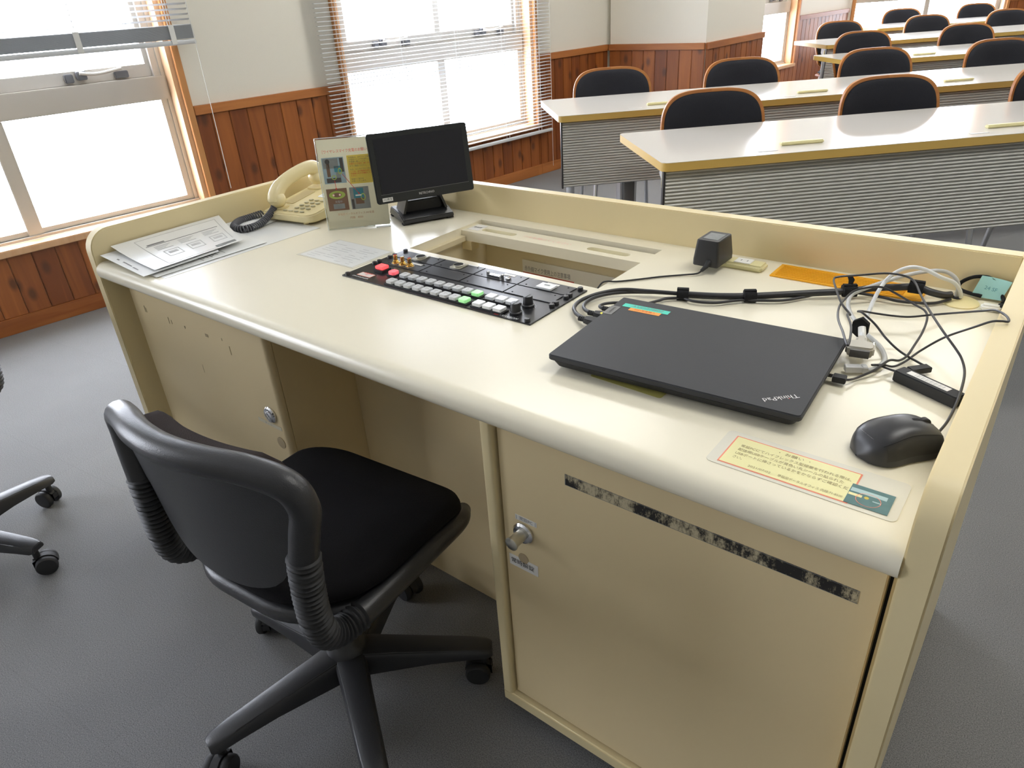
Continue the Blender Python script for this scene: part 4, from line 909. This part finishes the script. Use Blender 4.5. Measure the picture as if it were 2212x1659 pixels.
vga = thing('display_cable', 'light grey monitor cable arching from the desk hole to its beige plug', 'cable', (0.96, 0.25, H)); VI = Matrix.Translation((-0.96, -0.25, -H))
CB([(1.040,0.440,0.0090), (1.036,0.430,0.025), (1.026,0.418,0.040), (1.008,0.399,0.052), (0.987,0.393,0.062), (0.969,0.385,0.066), (0.954,0.374,0.062), (0.941,0.363,0.050), (0.935,0.331,0.034), (0.940,0.264,0.024), (0.948,0.205,0.021), (0.957,0.165,0.020)], 0.0031).build('cable', M_CABW, vga, M=VI)
T = Matrix.Translation((0, 0, 0)) @ VI
tp = Matrix.Translation((0.961-0.96, 0.143-0.25, 0.020)) @ Matrix.Rotation(R(-78), 4, 'Z')
b = MB(); b.prism([(-0.032, -0.0065), (-0.015, -0.0075), (-0.010, -0.019), (0.010, -0.0185), (0.014, -0.014), (0.014, 0.014), (0.010, 0.0185), (-0.010, 0.019), (-0.015, 0.0075), (-0.032, 0.0065)], -0.0075, 0.0075)
pl = b.build('plug', M_VGA, vga, bev=0.003, seg=3, M=tp)
b = MB(); b.box(0.0143, -0.0125, -0.0055, 0.019, 0.0125, 0.0055); b.build('plug_shell', M_DARKP, pl)
for sy in (-1, 1):
    s = MB(); s.tube([(-0.022, sy*0.0165, 0), (-0.0105, sy*0.0165, 0)], 0.0032, 10); s.build('thumb_screw', M_CHROME, pl)
b = MB(); b.prism([(0.013*cos(pi/6+k*pi/3), 0.016*sin(pi/6+k*pi/3)) for k in range(6)], -0.004, 0.004, 'xzy'); b.build('velcro_tie', M_VELC, vga, M=Matrix.Translation((0.944-0.96, 0.207-0.25, 0.024)))
b = MB(); b.tube([(0.947-0.96, 0.2025-0.25, 0.026), (0.951-0.96, 0.193-0.25, 0.018), (0.957-0.96, 0.178-0.25, 0.016)], 0.0055, 10); b.build('white_sleeve', M_WHITE, vga)

lan = thing('network_cable', 'grey network cable looping beside the laptop with a clear plug', 'cable', (0.98, 0.27, H)); LI = Matrix.Translation((-0.98, -0.27, -H))
CB([(1.032,0.4495,0.0062), (1.032,0.448,0.022), (1.026,0.446,0.036), (1.014,0.444,0.045), (1.000,0.436,0.049), (0.982,0.424,0.048), (0.958,0.403,0.044), (0.932,0.377,0.036), (0.908,0.356,0.026), (0.895,0.343,0.018), (0.897,0.319,0.012), (0.908,0.293,0.008), (0.924,0.264,0.008), (0.951,0.230,0.0045), (0.974,0.202,0.004), (0.987,0.178,0.0037), (0.993,0.155,0.0036), (0.990,0.132,0.0036), (0.984,0.116,0.0045), (0.974,0.107,0.0075)], 0.0033).build('cable', M_CABG, lan, M=LI)
tl = Matrix.Translation((0.974-0.98, 0.107-0.27, 0.0078)) @ Matrix.Rotation(R(208), 4, 'Z')
MB().box(0, -0.0058, -0.0042, 0.021, 0.0058, 0.0042).build('clear_plug', mat('clear_plastic_plug', (0.66, 0.66, 0.65), 0.08, alpha=0.75), lan, bev=0.0006, seg=2, M=tl)
MB().box(-0.008, -0.0062, -0.0046, -0.0002, 0.0062, 0.0046).build('clear_boot', mat('clear_plastic_plug', (0.66, 0.66, 0.65), 0.08), lan, bev=0.001, seg=2, M=tl)

# ------------------------------------------------------------------ mouse
mo = thing('computer_mouse', 'black optical mouse beside the right rim with its cord looping away', 'mouse', (1.0580, -0.060, H), R(-40))
def msurf(u, v):
    # u along the length (0 back .. 1 front at +y), v round the section
    y = -0.052+0.104*u; wdt = 0.0335*(1-abs(2*u-0.92)**2.6*0.30)*(1-0.12*sin(pi*u)**4); e = max(0.0, 1-abs(2*u-1)**5.5)**0.45; wdt *= max(e, 0.03)
    hgt = (0.021+0.0175*sin(pi*(0.10+0.80*(1-u)))**1.3)*max(e, 0.08); a = pi*v; ca, sa = cos(a), sin(a)
    return Vector((wdt*math.copysign(abs(ca)**0.75, ca), y, 0.002+hgt*abs(sa)**0.62))
b = MB(); nu, nv = 28, 24
vs = [msurf(i/nu, j/nv) for i in range(nu+1) for j in range(nv+1)]; fs = []
for i in range(nu):
    for j in range(nv): q = i*(nv+1)+j; fs.append((q, q+1, q+nv+2, q+nv+1))
fs.append(tuple(i*(nv+1) for i in range(nu+1))+tuple(i*(nv+1)+nv for i in range(nu, -1, -1)))
b.add(vs, fs); body = b.build('body', M_BLK, mo, ang=70)
def mpatch(nm, u0, u1, v0, v1, m, up=0.0005, nu_=14, nv_=6):
    P = [[msurf(u0+(u1-u0)*i/nu_, v0+(v1-v0)*j/nv_) for j in range(nv_+1)] for i in range(nu_+1)]; c = Vector((0, 0, 0.008)); vs = []
    for row in P: vs += [p+(p-Vector((c.x, p.y, c.z))).normalized()*up for p in row]
    w_ = nv_+1; bb = MB(); bb.add(vs, [(i*w_+j, i*w_+j+1, (i+1)*w_+j+1, (i+1)*w_+j) for i in range(nu_) for j in range(nv_)]); return bb.build(nm, m, mo, ang=80)
mpatch('side_grip', 0.16, 0.90, 0.03, 0.24, M_BLKM); mpatch('side_grip', 0.16, 0.90, 0.76, 0.97, M_BLKM)
mpatch('button_split', 0.62, 0.985, 0.492, 0.508, M_GAP); mpatch('side_seam', 0.14, 0.92, 0.245, 0.257, M_GAP); mpatch('side_seam', 0.14, 0.92, 0.743, 0.755, M_GAP)
b = MB(); b.tube([(-0.0035, 0.028, msurf(0.77, 0.5).z-0.0055), (0.0035, 0.028, msurf(0.77, 0.5).z-0.0055)], 0.0085, 20); b.build('scroll_wheel', M_BLKM, mo, bev=0.001)
text('ELECOM', 0.0055, Matrix.Translation((0, -0.0435, 0.0300)) @ Matrix.Rotation(pi, 4, 'Z') @ Matrix.Rotation(R(38), 4, 'X'), M_INKL, mo)
MOI = (Matrix.Translation((1.0580, -0.060, H)) @ Matrix.Rotation(R(-40), 4, 'Z')).inverted()
CB([(1.0905,-0.021,0.011), (1.0955,0.006,0.016), (1.097,0.042,0.020), (1.096,0.084,0.0235), (1.092,0.126,0.026), (1.084,0.150,0.032), (1.073,0.166,0.038), (1.048,0.199,0.048), (1.018,0.259,0.052), (0.998,0.309,0.052), (0.982,0.345,0.056), (0.966,0.357,0.0590), (0.939,0.356,0.0595), (0.903,0.347,0.053), (0.873,0.330,0.050), (0.869,0.319,0.048), (0.880,0.294,0.044), (0.901,0.256,0.036), (0.921,0.233,0.030), (0.921,0.216,0.036), (0.940,0.165,0.039), (0.951,0.111,0.036), (0.933,0.149,0.038), (0.914,0.194,0.036), (0.902,0.240,0.034), (0.899,0.278,0.033), (0.906,0.307,0.040), (0.927,0.321,0.0455), (0.943,0.327,0.0455), (0.962,0.328,0.039), (0.991,0.320,0.030), (1.009,0.307,0.028), (1.017,0.288,0.024), (1.020,0.250,0.018), (1.019,0.206,0.014), (1.017,0.173,0.0105), (1.011,0.155,0.0095), (1.001,0.138,0.0140), (0.991,0.108,0.010), (0.977,0.086,0.005), (0.971,0.070,0.007), (0.965,0.063,0.008)], 0.0017, 8, 8).build('cord', M_CABLE, mo, M=MOI)
tu = Matrix.Translation((0.967, 0.063, 0.0085+H)) @ Matrix.Rotation(R(186), 4, 'Z')
b = MB(); b.box(0, -0.0068, -0.0042, 0.017, 0.0068, 0.0042); pu = b.build('plug', M_BLKM, mo, bev=0.0008, seg=2, M=MOI @ tu)
b = MB(); b.box(0.0172, -0.0055, -0.002, 0.026, 0.0055, 0.002); b.build('plug_shell', M_CHROME, pu)
# ------------------------------------------------------------------ hub stick with its own cable
hub = thing('usb_hub', 'slim black stick with a white label lying against the right rim', 'hub', (1.0585, 0.098, H), R(-25.5)); HI = (Matrix.Translation((1.0585, 0.098, H)) @ Matrix.Rotation(R(-25.5), 4, 'Z')).inverted()
b = MB(); b.prism(rrect(0.090, 0.021, 0.003, 3), 0.0005, 0.0165); hb = b.build('body', M_BLKM, hub, bev=0.0015, seg=2)
MB().box(-0.030, -0.0045, 0.0166, 0.028, 0.0055, 0.0169).build('white_label', M_TAPEW, hb)
for k in range(14): MB().box(-0.020+k*0.003, -0.003, 0.0169, -0.0188+k*0.003+0.0008*(k % 2), 0.0038, 0.0170).build('label_print', M_INKL, hb)
CB([(1.019,0.118,0.010), (1.008,0.122,0.009), (0.991,0.126,0.0095), (0.984,0.122,0.0095), (0.996,0.130,0.0095), (1.008,0.142,0.005), (1.017,0.167,0.004), (1.028,0.191,0.012), (1.044,0.205,0.026), (1.059,0.205,0.040), (1.084,0.197,0.061), (1.101,0.193,0.0745), (1.112,0.192,0.0782), (1.1195,0.198,0.0772), (1.114,0.216,0.0775), (1.100,0.236,0.0745), (1.085,0.253,0.064), (1.051,0.270,0.047), (1.022,0.274,0.036), (0.997,0.267,0.030), (0.976,0.259,0.030), (0.952,0.253,0.031), (0.936,0.240,0.036), (0.933,0.224,0.041), (0.942,0.214,0.044), (0.962,0.210,0.032), (0.982,0.200,0.018), (1.006,0.187,0.008), (1.034,0.165,0.008), (1.048,0.156,0.008)], 0.0016, 8, 8).build('cable', M_CABLE, hub, M=HI)
tu = Matrix.Translation((1.049, 0.155, 0.008+H)) @ Matrix.Rotation(R(228), 4, 'Z')
MB().box(0, -0.0065, -0.004, 0.030, 0.0065, 0.004).build('plug', M_BLKM, hub, bev=0.001, seg=2, M=HI @ tu)

# ------------------------------------------------------------------ mains adapter
ad = thing('mains_adapter', 'black block mains adapter plugged into the cream outlet box', 'adapter', (0.6245, 0.402, H+0.0128))
b = MB(); P0 = rrect(0.051, 0.072, 0.005, 4); P1_ = rrect(0.044, 0.062, 0.005, 4); n = len(P0)
vs = [(x, y, 0.0) for x, y in P0]+[(x, y, 0.012) for x, y in P0]+[(x, y, 0.049) for x, y in P1_]
fs = [tuple(range(n))[::-1], tuple(range(2*n, 3*n))]+[(k*n+i, k*n+(i+1) % n, (k+1)*n+(i+1) % n, (k+1)*n+i) for k in (0, 1) for i in range(n)]
b.add(vs, fs); b.build('body', M_BLK, ad, bev=0.0012, seg=2)
lb = MB().box(-0.015, -0.020, 0.0491, 0.015, 0.019, 0.0493).build('rating_label', M_GREYP, ad)
for k in range(5): MB().box(-0.012, 0.013-k*0.0072, 0.0494, 0.008-0.003*(k % 2), 0.0145-k*0.0072, 0.0495).build('label_print', M_INKL, lb)
ADI = Matrix.Translation((-0.6245, -0.402, -H-0.0128))
b = MB(); b.tube([(0.0075, -0.034, 0.010), (0.0065, -0.044, 0.004), (0.001, -0.052, -0.003)], [0.006, 0.0045, 0.003], 12); b.build('strain_relief', M_BLKM, ad)
CB([(0.6260,0.351,0.0095), (0.619,0.344,0.005), (0.599,0.332,0.003), (0.566,0.305,0.0022), (0.536,0.272,0.0022), (0.508,0.243,0.0024), (0.492,0.229,0.004), (0.484,0.222,0.0), (0.475,0.216,-0.02), (0.468,0.222,-0.06)], 0.0017, 8, 8).build('cord', M_CABLE, ad, M=ADI)

# ------------------------------------------------------------------ strap with key, tag and fob in the corner
ks = thing('key_strap', 'black strap with an aqua paper tag, white fob and key in the desk corner', 'key strap', (1.0715, 0.4515, H))
b = MB(); b.tube(spline([(-0.006, 0.013, 0.0072), (-0.030, 0.021, 0.0075), (-0.042, 0.028, 0.010), (-0.040, 0.029, 0.020), (-0.026, 0.030, 0.031), (-0.008, 0.030, 0.035), (0.006, 0.029, 0.031), (0.014, 0.028, 0.022), (0.020, 0.022, 0.012), (0.026, 0.008, 0.0085), (0.026, -0.012, 0.0078)], 8), 0.0042, 10, 0.7); b.build('strap_loop', M_VELC, ks)
b = MB(); b.slab(lambda u, v: Vector((-0.021+0.043*u+0.008*v, 0.0140+0.010*v+0.003*sin(pi*u)*v, 0.0045+0.034*v-0.004*u*v)), 8, 8, 0.0003); tg = b.build('paper_tag', M_NOTE, ks)
text('24 SF', 0.0085, Matrix.Translation((0.004, 0.0180, 0.020)) @ Matrix.Rotation(R(72), 4, 'X') @ Matrix.Rotation(R(-8), 4, 'Z'), mat('blue_pen', (0.10, 0.28, 0.34), 0.6), tg)
b = MB(); b.prism(rrect(0.028, 0.016, 0.005, 5), 0.0005, 0.0105); b.build('white_fob', M_WHITE, ks, bev=0.003, M=Matrix.Translation((0.0135, -0.026, 0)) @ Matrix.Rotation(R(4), 4, 'Z'))
b = MB(); b.ell((0.0255, -0.019, 0.0065), 0.006, 0.006, 0.006, 14, 8); b.build('key_head', M_BLKM, ks)
b = MB(); b.box(0.018, -0.032, 0.001, 0.0285, -0.0275, 0.0026); b.build('key_blade', M_NICKEL, ks, bev=0.0004, seg=1)
# ------------------------------------------------------------------ task chairs (local +y is where the sitter looks)
def task_chair(name, label, loc, rz, star):
    o = thing(name, label, 'chair', loc, rz, 'black office chairs')
    hub_ = MB(); hub_.lathe([(0.030, 0.062), (0.040, 0.068), (0.040, 0.120), (0.033, 0.135), (0.028, 0.14), (0.028, 0.20), (0.026, 0.205)], n=24)
    hub_.build('base_hub', M_CHAIRP, o, ang=50)
    g = MB(); g.lathe([(0.022, 0.2052), (0.022, 0.345)], n=20); g.build('gas_lift', M_BLK, o)
    for k in range(5):
        a = R(star+72*k)-rz; T = Matrix.Rotation(a, 4, 'Z')
        arm = MB(); N_ = 12; vs = []
        prof = lambda w, h0, h1: [(-w, h0), (w, h0), (w, h1-0.010), (w-0.004, h1-0.003), (w*0.45, h1), (-w*0.45, h1), (-w+0.004, h1-0.003), (-w, h1-0.010)]
        secs = [(0.030, 0.030, 0.064, 0.122), (0.09, 0.027, 0.068, 0.116), (0.16, 0.025, 0.074, 0.108), (0.23, 0.023, 0.074, 0.100), (0.268, 0.0215, 0.072, 0.094), (0.279, 0.017, 0.074, 0.090)]
        for (x, w, h0, h1) in secs: vs += [(x, yy, zz) for yy, zz in prof(w, h0, h1)]
        fs = [tuple(range(8))[::-1], tuple(range(40, 48))]+[(s*8+i, s*8+(i+1) % 8, s*8+8+(i+1) % 8, s*8+8+i) for s in range(5) for i in range(8)]
        arm.add(vs, fs); ar = arm.build('base_arm', M_CHAIRP, o, bev=0.0015, seg=2, M=T)
        sw = R(40+67*k); CT = Matrix.Translation((0.262, 0, 0)) @ Matrix.Rotation(sw, 4, 'Z')
        c = MB(); c.lathe([(0.008, 0.045), (0.008, 0.0735)], n=12); c.prism([(0.014+0.027*cos(pi*q/10), 0.025+0.027*sin(pi*q/10)) for q in range(11)] + [(-0.013, 0.040)], -0.008, 0.008, 'xzy')
        ca = c.build('caster', M_BLKM, ar, bev=0.0015, seg=2, M=CT)
        for sy in (-1, 1):
            w = MB(); w.lathe([(0.0235, 0.0), (0.0248, 0.002), (0.0248, 0.012), (0.022, 0.0155), (0.008, 0.0165)], n=28, M=Matrix.Translation((0.014, sy*0.0085, 0.0250)) @ Matrix.Rotation(-sy*pi/2, 4, 'X'))
            w.build('caster_wheel', M_BLKM, ca, ang=45)
    # seat: moulded shell and fabric pad, waterfall front
    def seat_poly(w, d, k=0): return rrect(w, d, (0.145, 0.145, 0.075, 0.075), 9, 0, 0.020)
    def seat_z(y): return -0.030*max(0, (y-0.10)/0.11)**2+0.006*max(0, (-y-0.06)/0.14)
    for nm, m, w, d, z0, z1, bv in (('seat_shell', M_CHAIRP, 0.392, 0.380, 0.372, 0.405, 0.014), ('seat_pad', M_FAB, 0.384, 0.372, 0.4052, 0.440, 0.015)):
        P = seat_poly(w, d); n = len(P); b = MB(); rings = [(0.94, 0.93, z0), (1, 1, z0+0.012), (1, 1, z1-0.014), (0.985, 0.985, z1-0.005), (0.93, 0.93, z1), (0.5, 0.5, z1+0.002), (0.02, 0.02, z1+0.003)]
        vs = []
        for sx, sy, z in rings: vs += [(x*sx, y*sy, z+seat_z(y*sy)) for x, y in P]
        fs = [tuple(range(n))[::-1], tuple(range((len(rings)-1)*n, len(rings)*n))]+[(r*n+i, r*n+(i+1) % n, (r+1)*n+(i+1) % n, (r+1)*n+i) for r in range(len(rings)-1) for i in range(n)]
        b.add(vs, fs); b.build(nm, m, o, ang=70)
    b = MB(); b.prism(rrect(0.15, 0.20, 0.02, 4), 0.345, 0.3715); b.build('tilt_mechanism', M_BLKM, o, bev=0.006)
    # side bars sweeping forward under the seat, bellows, and the hoop over the back
    for sx in (-1, 1):
        p = spline([(sx*0.184, -0.095, 0.388), (sx*0.188, -0.03, 0.391), (sx*0.193, 0.07, 0.396), (sx*0.190, 0.15, 0.392), (sx*0.165, 0.195, 0.378)], 6)
        b = MB(); b.tube(p, [0.0215-0.007*(i/(len(p)-1)) for i in range(len(p))], 18, 1.0); b.build('side_bar', M_CHAIRP, o, ang=60)
        cen = spline([(sx*0.184, -0.095, 0.388), (sx*0.182, -0.132, 0.391), (sx*0.181, -0.158, 0.410), (sx*0.181, -0.167, 0.450), (sx*0.183, -0.167, 0.510), (sx*0.187, -0.164, 0.566)], 30)
        acc = [0]
        for a_, c_ in zip(cen, cen[1:]): acc.append(acc[-1]+(c_-a_).length)
        rad = [0.0215+0.0026*cos(2*pi*s/0.0083) for s in acc]
        b = MB(); b.tube(cen, rad, 18); b.build('bellows_sleeve', M_BLKM, o, ang=80)
    hp = spline([(-0.187, -0.164, 0.562), (-0.196, -0.160, 0.605), (-0.203, -0.156, 0.646), (-0.187, -0.162, 0.680), (-0.135, -0.178, 0.696), (-0.07, -0.198, 0.702), (0, -0.206, 0.703), (0.07, -0.198, 0.702), (0.135, -0.178, 0.696), (0.187, -0.162, 0.680), (0.203, -0.156, 0.646), (0.196, -0.160, 0.605), (0.187, -0.164, 0.562)], 8)
    b = MB(); b.tube(hp, 0.0215, 18, 0.92); b.build('back_hoop', M_CHAIRP, o, ang=70)
    def back(u, v, dy=0, ws=1.0):
        # u across, v up
        z = 0.462+0.226*v; hw = (0.115+0.076*min(1, v*1.5)**0.7-0.045*max(0, (v-0.8)/0.2)**2)*ws; x = (2*u-1)*hw
        return Vector((x, -0.196+0.042*(x/0.2)**2-0.010*(1-v)**2+0.030*(1-v)+dy, z - 0.022*(abs(2*u-1)**3)*(-1 if v < 0.5 else 0)*(1-v)))
    b = MB(); b.slab(lambda u, v: back(1-u, v, -0.005), 20, 14, 0.007); b.build('back_shell', M_CHAIRP, o, ang=60)
    def pad(u, v, front):
        e = min(1.0, 6*min(u, 1-u, v, 1-v)); k = sqrt(max(0, 1-(1-e)**2)); p = back(0.5+(u-0.5)*0.95, 0.05+1.02*v); p.y += 0.003+(0.044*k+0.012*v if front else 0.012*v); return p
    b = MB(); nu, nv = 22, 16; vs = [pad(i/nu, j/nv, 1) for j in range(nv+1) for i in range(nu+1)]+[pad(i/nu, j/nv, 0) for j in range(nv+1) for i in range(nu+1)]
    K = (nu+1)*(nv+1); fs = []
    for j in range(nv):
        for i in range(nu): q = j*(nu+1)+i; fs.append((q+nu+1, q+nu+2, q+1, q)); fs.append((K+q, K+q+1, K+q+nu+2, K+q+nu+1))
    rim = [i for i in range(nu+1)]+[j*(nu+1)+nu for j in range(1, nv+1)]+[nv*(nu+1)+i for i in range(nu-1, -1, -1)]+[j*(nu+1) for j in range(nv-1, 0, -1)]
    for a_, c_ in zip(rim, rim[1:]+rim[:1]): fs.append((a_, c_, K+c_, K+a_))
    b.add(vs, fs); b.build('back_pad', M_FABB, o, ang=70)
    return o
ch = task_chair('office_chair', 'black swivel chair with ribbed arm sleeves pushed into the desk kneehole', (0.260, -0.340, 0.0003), R(5), -103)
c2 = copy_tree(ch); c2.location = (-0.885, -0.696, 0.0003); c2['label'] = 'second black swivel chair cut off by the left edge, only two casters showing'
c2.rotation_euler = (0, 0, R(5+130.2)); 

# ------------------------------------------------------------------ lecture tables and chairs in five rows
def row_point(s, w): p = TT*s+TN*w; return (p.x, p.y, 0)
def lecture_table(label, loc, L=3.0, D=0.57):
    o = thing('lecture_table', label, 'table', loc, TA, 'long lecture tables')
    P = rrect(L, D, 0.022, 4, L/2, D/2)
    MB().prism(P, 0.6985, 0.7).build('table_top', M_TBL, o)
    MB().prism(P, 0.672, 0.6984).build('edge_band', M_EDGE, o)
    # corrugated modesty panel
    b = MB(); n = 25; z0, z1 = 0.372, 0.668; y = 0.030; vs = []; st = n*8
    for i in range(st+1):
        z = z0+(z1-z0)*i/st; yy = y-0.0075*abs(sin(pi*i/8))**0.9
        for x in (0.020, L-0.02): vs.append((x, yy, z))
    fs = [(2*i, 2*i+1, 2*i+3, 2*i+2) for i in range(st)]; k = len(vs)
    vs += [(0.020, y+0.008, z0), (L-0.02, y+0.008, z0), (0.020, y+0.008, z1), (L-0.02, y+0.008, z1)]
    fs += [(k, k+2, k+3, k+1), (0, k, k+1, 1), (2*st, 2*st+1, k+3, k+2)]; fs.append(tuple(2*i for i in range(st+1))[::-1][::-1]+(k+2, k)); fs.append(tuple(2*i+1 for i in range(st, -1, -1))+(k+1, k+3))
    b.add(vs, fs); b.build('modesty_panel', M_STEEL, o, ang=60)
    for x in (0.0125, L-0.0185): MB().box(x, y-0.006, z0-0.004, x+0.006, y+0.012, z1+0.002).build('panel_edge', M_BLK, o)
    for x in (0.040, L-0.115):                                      # clamp under each end
        b = MB(); b.prism([(0.045, 0.575), (0.075, 0.575), (0.16, 0.630), (0.16, 0.6715), (0.045, 0.6715)], x, x+0.03, 'yzx'); b.build('end_bracket', M_GREY, o, bev=0.002, seg=2)
        b = MB(); b.box(x-0.012, 0.052, 0.590, x-0.0005, 0.066, 0.655); b.build('bracket_rib', M_CLIP, o); b = MB(); b.box(x-0.012, 0.080, 0.600, x-0.0005, 0.094, 0.655); b.build('bracket_rib', M_CLIP, o)
    for x in (0.352, L-0.352):                                        # column legs on T feet
        b = MB(); b.prism(rrect(0.060, 0.105, 0.012, 4, x, 0.125), 0.040, 0.6715); lg = b.build('leg_column', M_DGREY, o)
        for sx in (-1, 1): MB().box(x+sx*0.036-0.005, 0.087, 0.040, x+sx*0.036+0.005, 0.163, 0.6715).build('column_trim', M_ALUL, lg)
        b = MB(); b.prism(rrect(0.075, 0.46, 0.012, 4, x, 0.26), 0.0005, 0.039); b.build('leg_foot', M_GREY, o, bev=0.006)
    for x in (0.075, L-0.075):
        b = MB(); b.cyl((x, 0.15, 0.0005), (x, 0.15, 0.5745), 0.020, n=20); b.build('end_post', M_GREY, o)
    for x in (0.430, 1.165, 1.905, 2.645):
        b = MB(); b.prism(rrect(0.150, 0.020, 0.004, 3, x+0.085, 0.115), 0.7002, 0.711); b.build('cable_flap', M_CLIP, o, bev=0.003)
        b = MB(); b.prism(rrect(0.065, 0.014, 0.002, 3, x-0.062, 0.050), 0.7002, 0.7008); b.build('seat_number_plate', mat('silver_sticker', (0.5, 0.5, 0.49), 0.4), o)
    return o
def dup_table(src, label, loc):
    c = copy_tree(src); c.location = loc; c['label'] = label; return c
ROWS = [(0.93, 0.83), (0.785, 1.93), (2.87, 3.13), (3.32, 4.36), (4.48, 5.62)]
ords = ['nearest', 'second', 'third', 'fourth', 'farthest']
t_ = None
for i, (s, w) in enumerate(ROWS):
    lb = ('long pale lecture table with ochre edge in the %s row' % ords[i]) + (', just behind the desk' if i == 0 else ', under the back window' if i == 4 else '')
    t_ = lecture_table(lb, row_point(s, w)) if i == 0 else dup_table(t_, lb, row_point(s, w))

def lecture_chair(label, loc):
    # the sitter faces local -y (towards the lecturer); origin on the floor under the seat
    o = thing('lecture_chair', label, 'chair', loc, TA, 'dark padded lecture chairs')
    def outline(inset=0):
        hw0, top, bot = 0.215-inset, 0.822-inset, 0.470+inset; P = [(-hw0*0.86+0.05, bot), (hw0*0.86-0.05, bot)]
        P += [(hw0*0.86-0.05+0.05*sin(pi/2*k/5), bot+0.05-0.05*cos(pi/2*k/5)) for k in range(1, 6)]
        zc = 0.640; n_ = 32
        for k in range(n_+1):
            a = pi*k/n_; ca, sa = cos(a), sin(a); P.append((hw0*math.copysign(abs(ca)**(2/3.6), ca), zc+(top-zc)*abs(sa)**(2/3.6)))
        P += [(-hw0*0.86+0.05-0.05*sin(pi/2*k/5), bot+0.05-0.05*cos(pi/2*k/5)) for k in range(5, 0, -1)]
        return P
    cy = lambda x, z: -0.55*x*x+0.16*(z-0.47)
    def plate(nm, P, y0, y1, m, puff=0):
        b = MB(); n = len(P); mx = sum(p[0] for p in P)/n; mz = 0.64; vs = []
        scs = (1.0, 0.97, 0.88, 0.6, 0.3)
        for k, sc_ in enumerate(scs):                                # front face rings (towards -y)
            vs += [(mx+(x-mx)*sc_, cy(mx+(x-mx)*sc_, z)+y0-(puff*(0, 0.6, 0.9, 1, 1)[k]), mz+(z-mz)*sc_) for x, z in P]
        nb = len(scs)
        for sc_ in (1.0, 0.6, 0.3): vs += [(mx+(x-mx)*sc_, cy(mx+(x-mx)*sc_, z)+y1, mz+(z-mz)*sc_) for x, z in P]
        ring = lambda a, c: [(a*n+i, c*n+i, c*n+(i+1) % n, a*n+(i+1) % n) for i in range(n)]
        fs = []
        for k in range(nb-1): fs += [f[::-1] for f in ring(k, k+1)]
        fs.append(tuple((nb-1)*n+i for i in range(n)))
        fs += ring(0, nb); fs += ring(nb, nb+1); fs += ring(nb+1, nb+2); fs.append(tuple((nb+2)*n+i for i in range(n))[::-1])
        b.add(vs, fs); return b.build(nm, m, o, ang=55)
    plate('back_shell', outline(0), 0.184, 0.198, M_RIM)
    plate('back_pad', outline(0.0115), 0.1835, 0.1838, M_FABC, puff=0.016)
    for nm, m, w, d, z0, z1 in (('seat_shell', M_SHELL, 0.43, 0.42, 0.405, 0.418), ('seat_pad', M_FABC, 0.40, 0.395, 0.4182, 0.450)):
        b = MB(); b.prism(rrect(w, d, 0.07, 6, 0, -0.03), z0, z1); b.build(nm, m, o, bev=0.005 if z1 < 0.42 else 0.012)
    b = MB(); b.prism([(0.06, 0.385), (0.22, 0.385), (0.235, 0.40), (0.236, 0.60), (0.226, 0.60), (0.222, 0.404), (0.06, 0.404)], -0.05, 0.05, 'yzx'); b.build('back_bracket', M_SHELL, o)
    for sx in (-1, 1):
        for sy in (-1, 1):
            b = MB(); b.tube([(sx*0.17, sy*0.15-0.03, 0.4045), (sx*0.20, sy*0.19-0.03, 0.0105)], 0.011, 12); lg = b.build('leg', M_ALUL, o)
            b = MB(); b.lathe([(0.014, 0.0004), (0.014, 0.010)], (sx*0.20, sy*0.19-0.03, 0), 12); b.build('glide', M_BLK, lg)
    return o
CH = [(0, (1.334, 2.077, 2.815), 1.39), (1, (1.193, 1.912, 2.673, 3.405), 2.51), (2, (3.291, 4.066), 3.72), (3, (3.794, 4.59, 5.345), 4.97), (4, (5.139, 5.956), 6.22)]
places = [['leftmost', 'second from the left', 'half cut by the picture edge'], ['leftmost', 'second from the left', 'third from the left', 'cut by the picture edge'],
          ['left one', 'right one'], ['leftmost there', 'middle one', 'rightmost, cut by the picture edge'], ['left one', 'right one']]
c0 = None
for i, ss, wr in CH:
    for k, s in enumerate(ss):
        lb = 'dark chair with orange wood rim at the %s table, %s' % (ords[i], places[i][k])
        loc = row_point(s, wr+0.10-0.186-0.03)
        if c0 is None: c0 = lecture_chair(lb, loc)
        else: c = copy_tree(c0); c.location = loc; c['label'] = lb
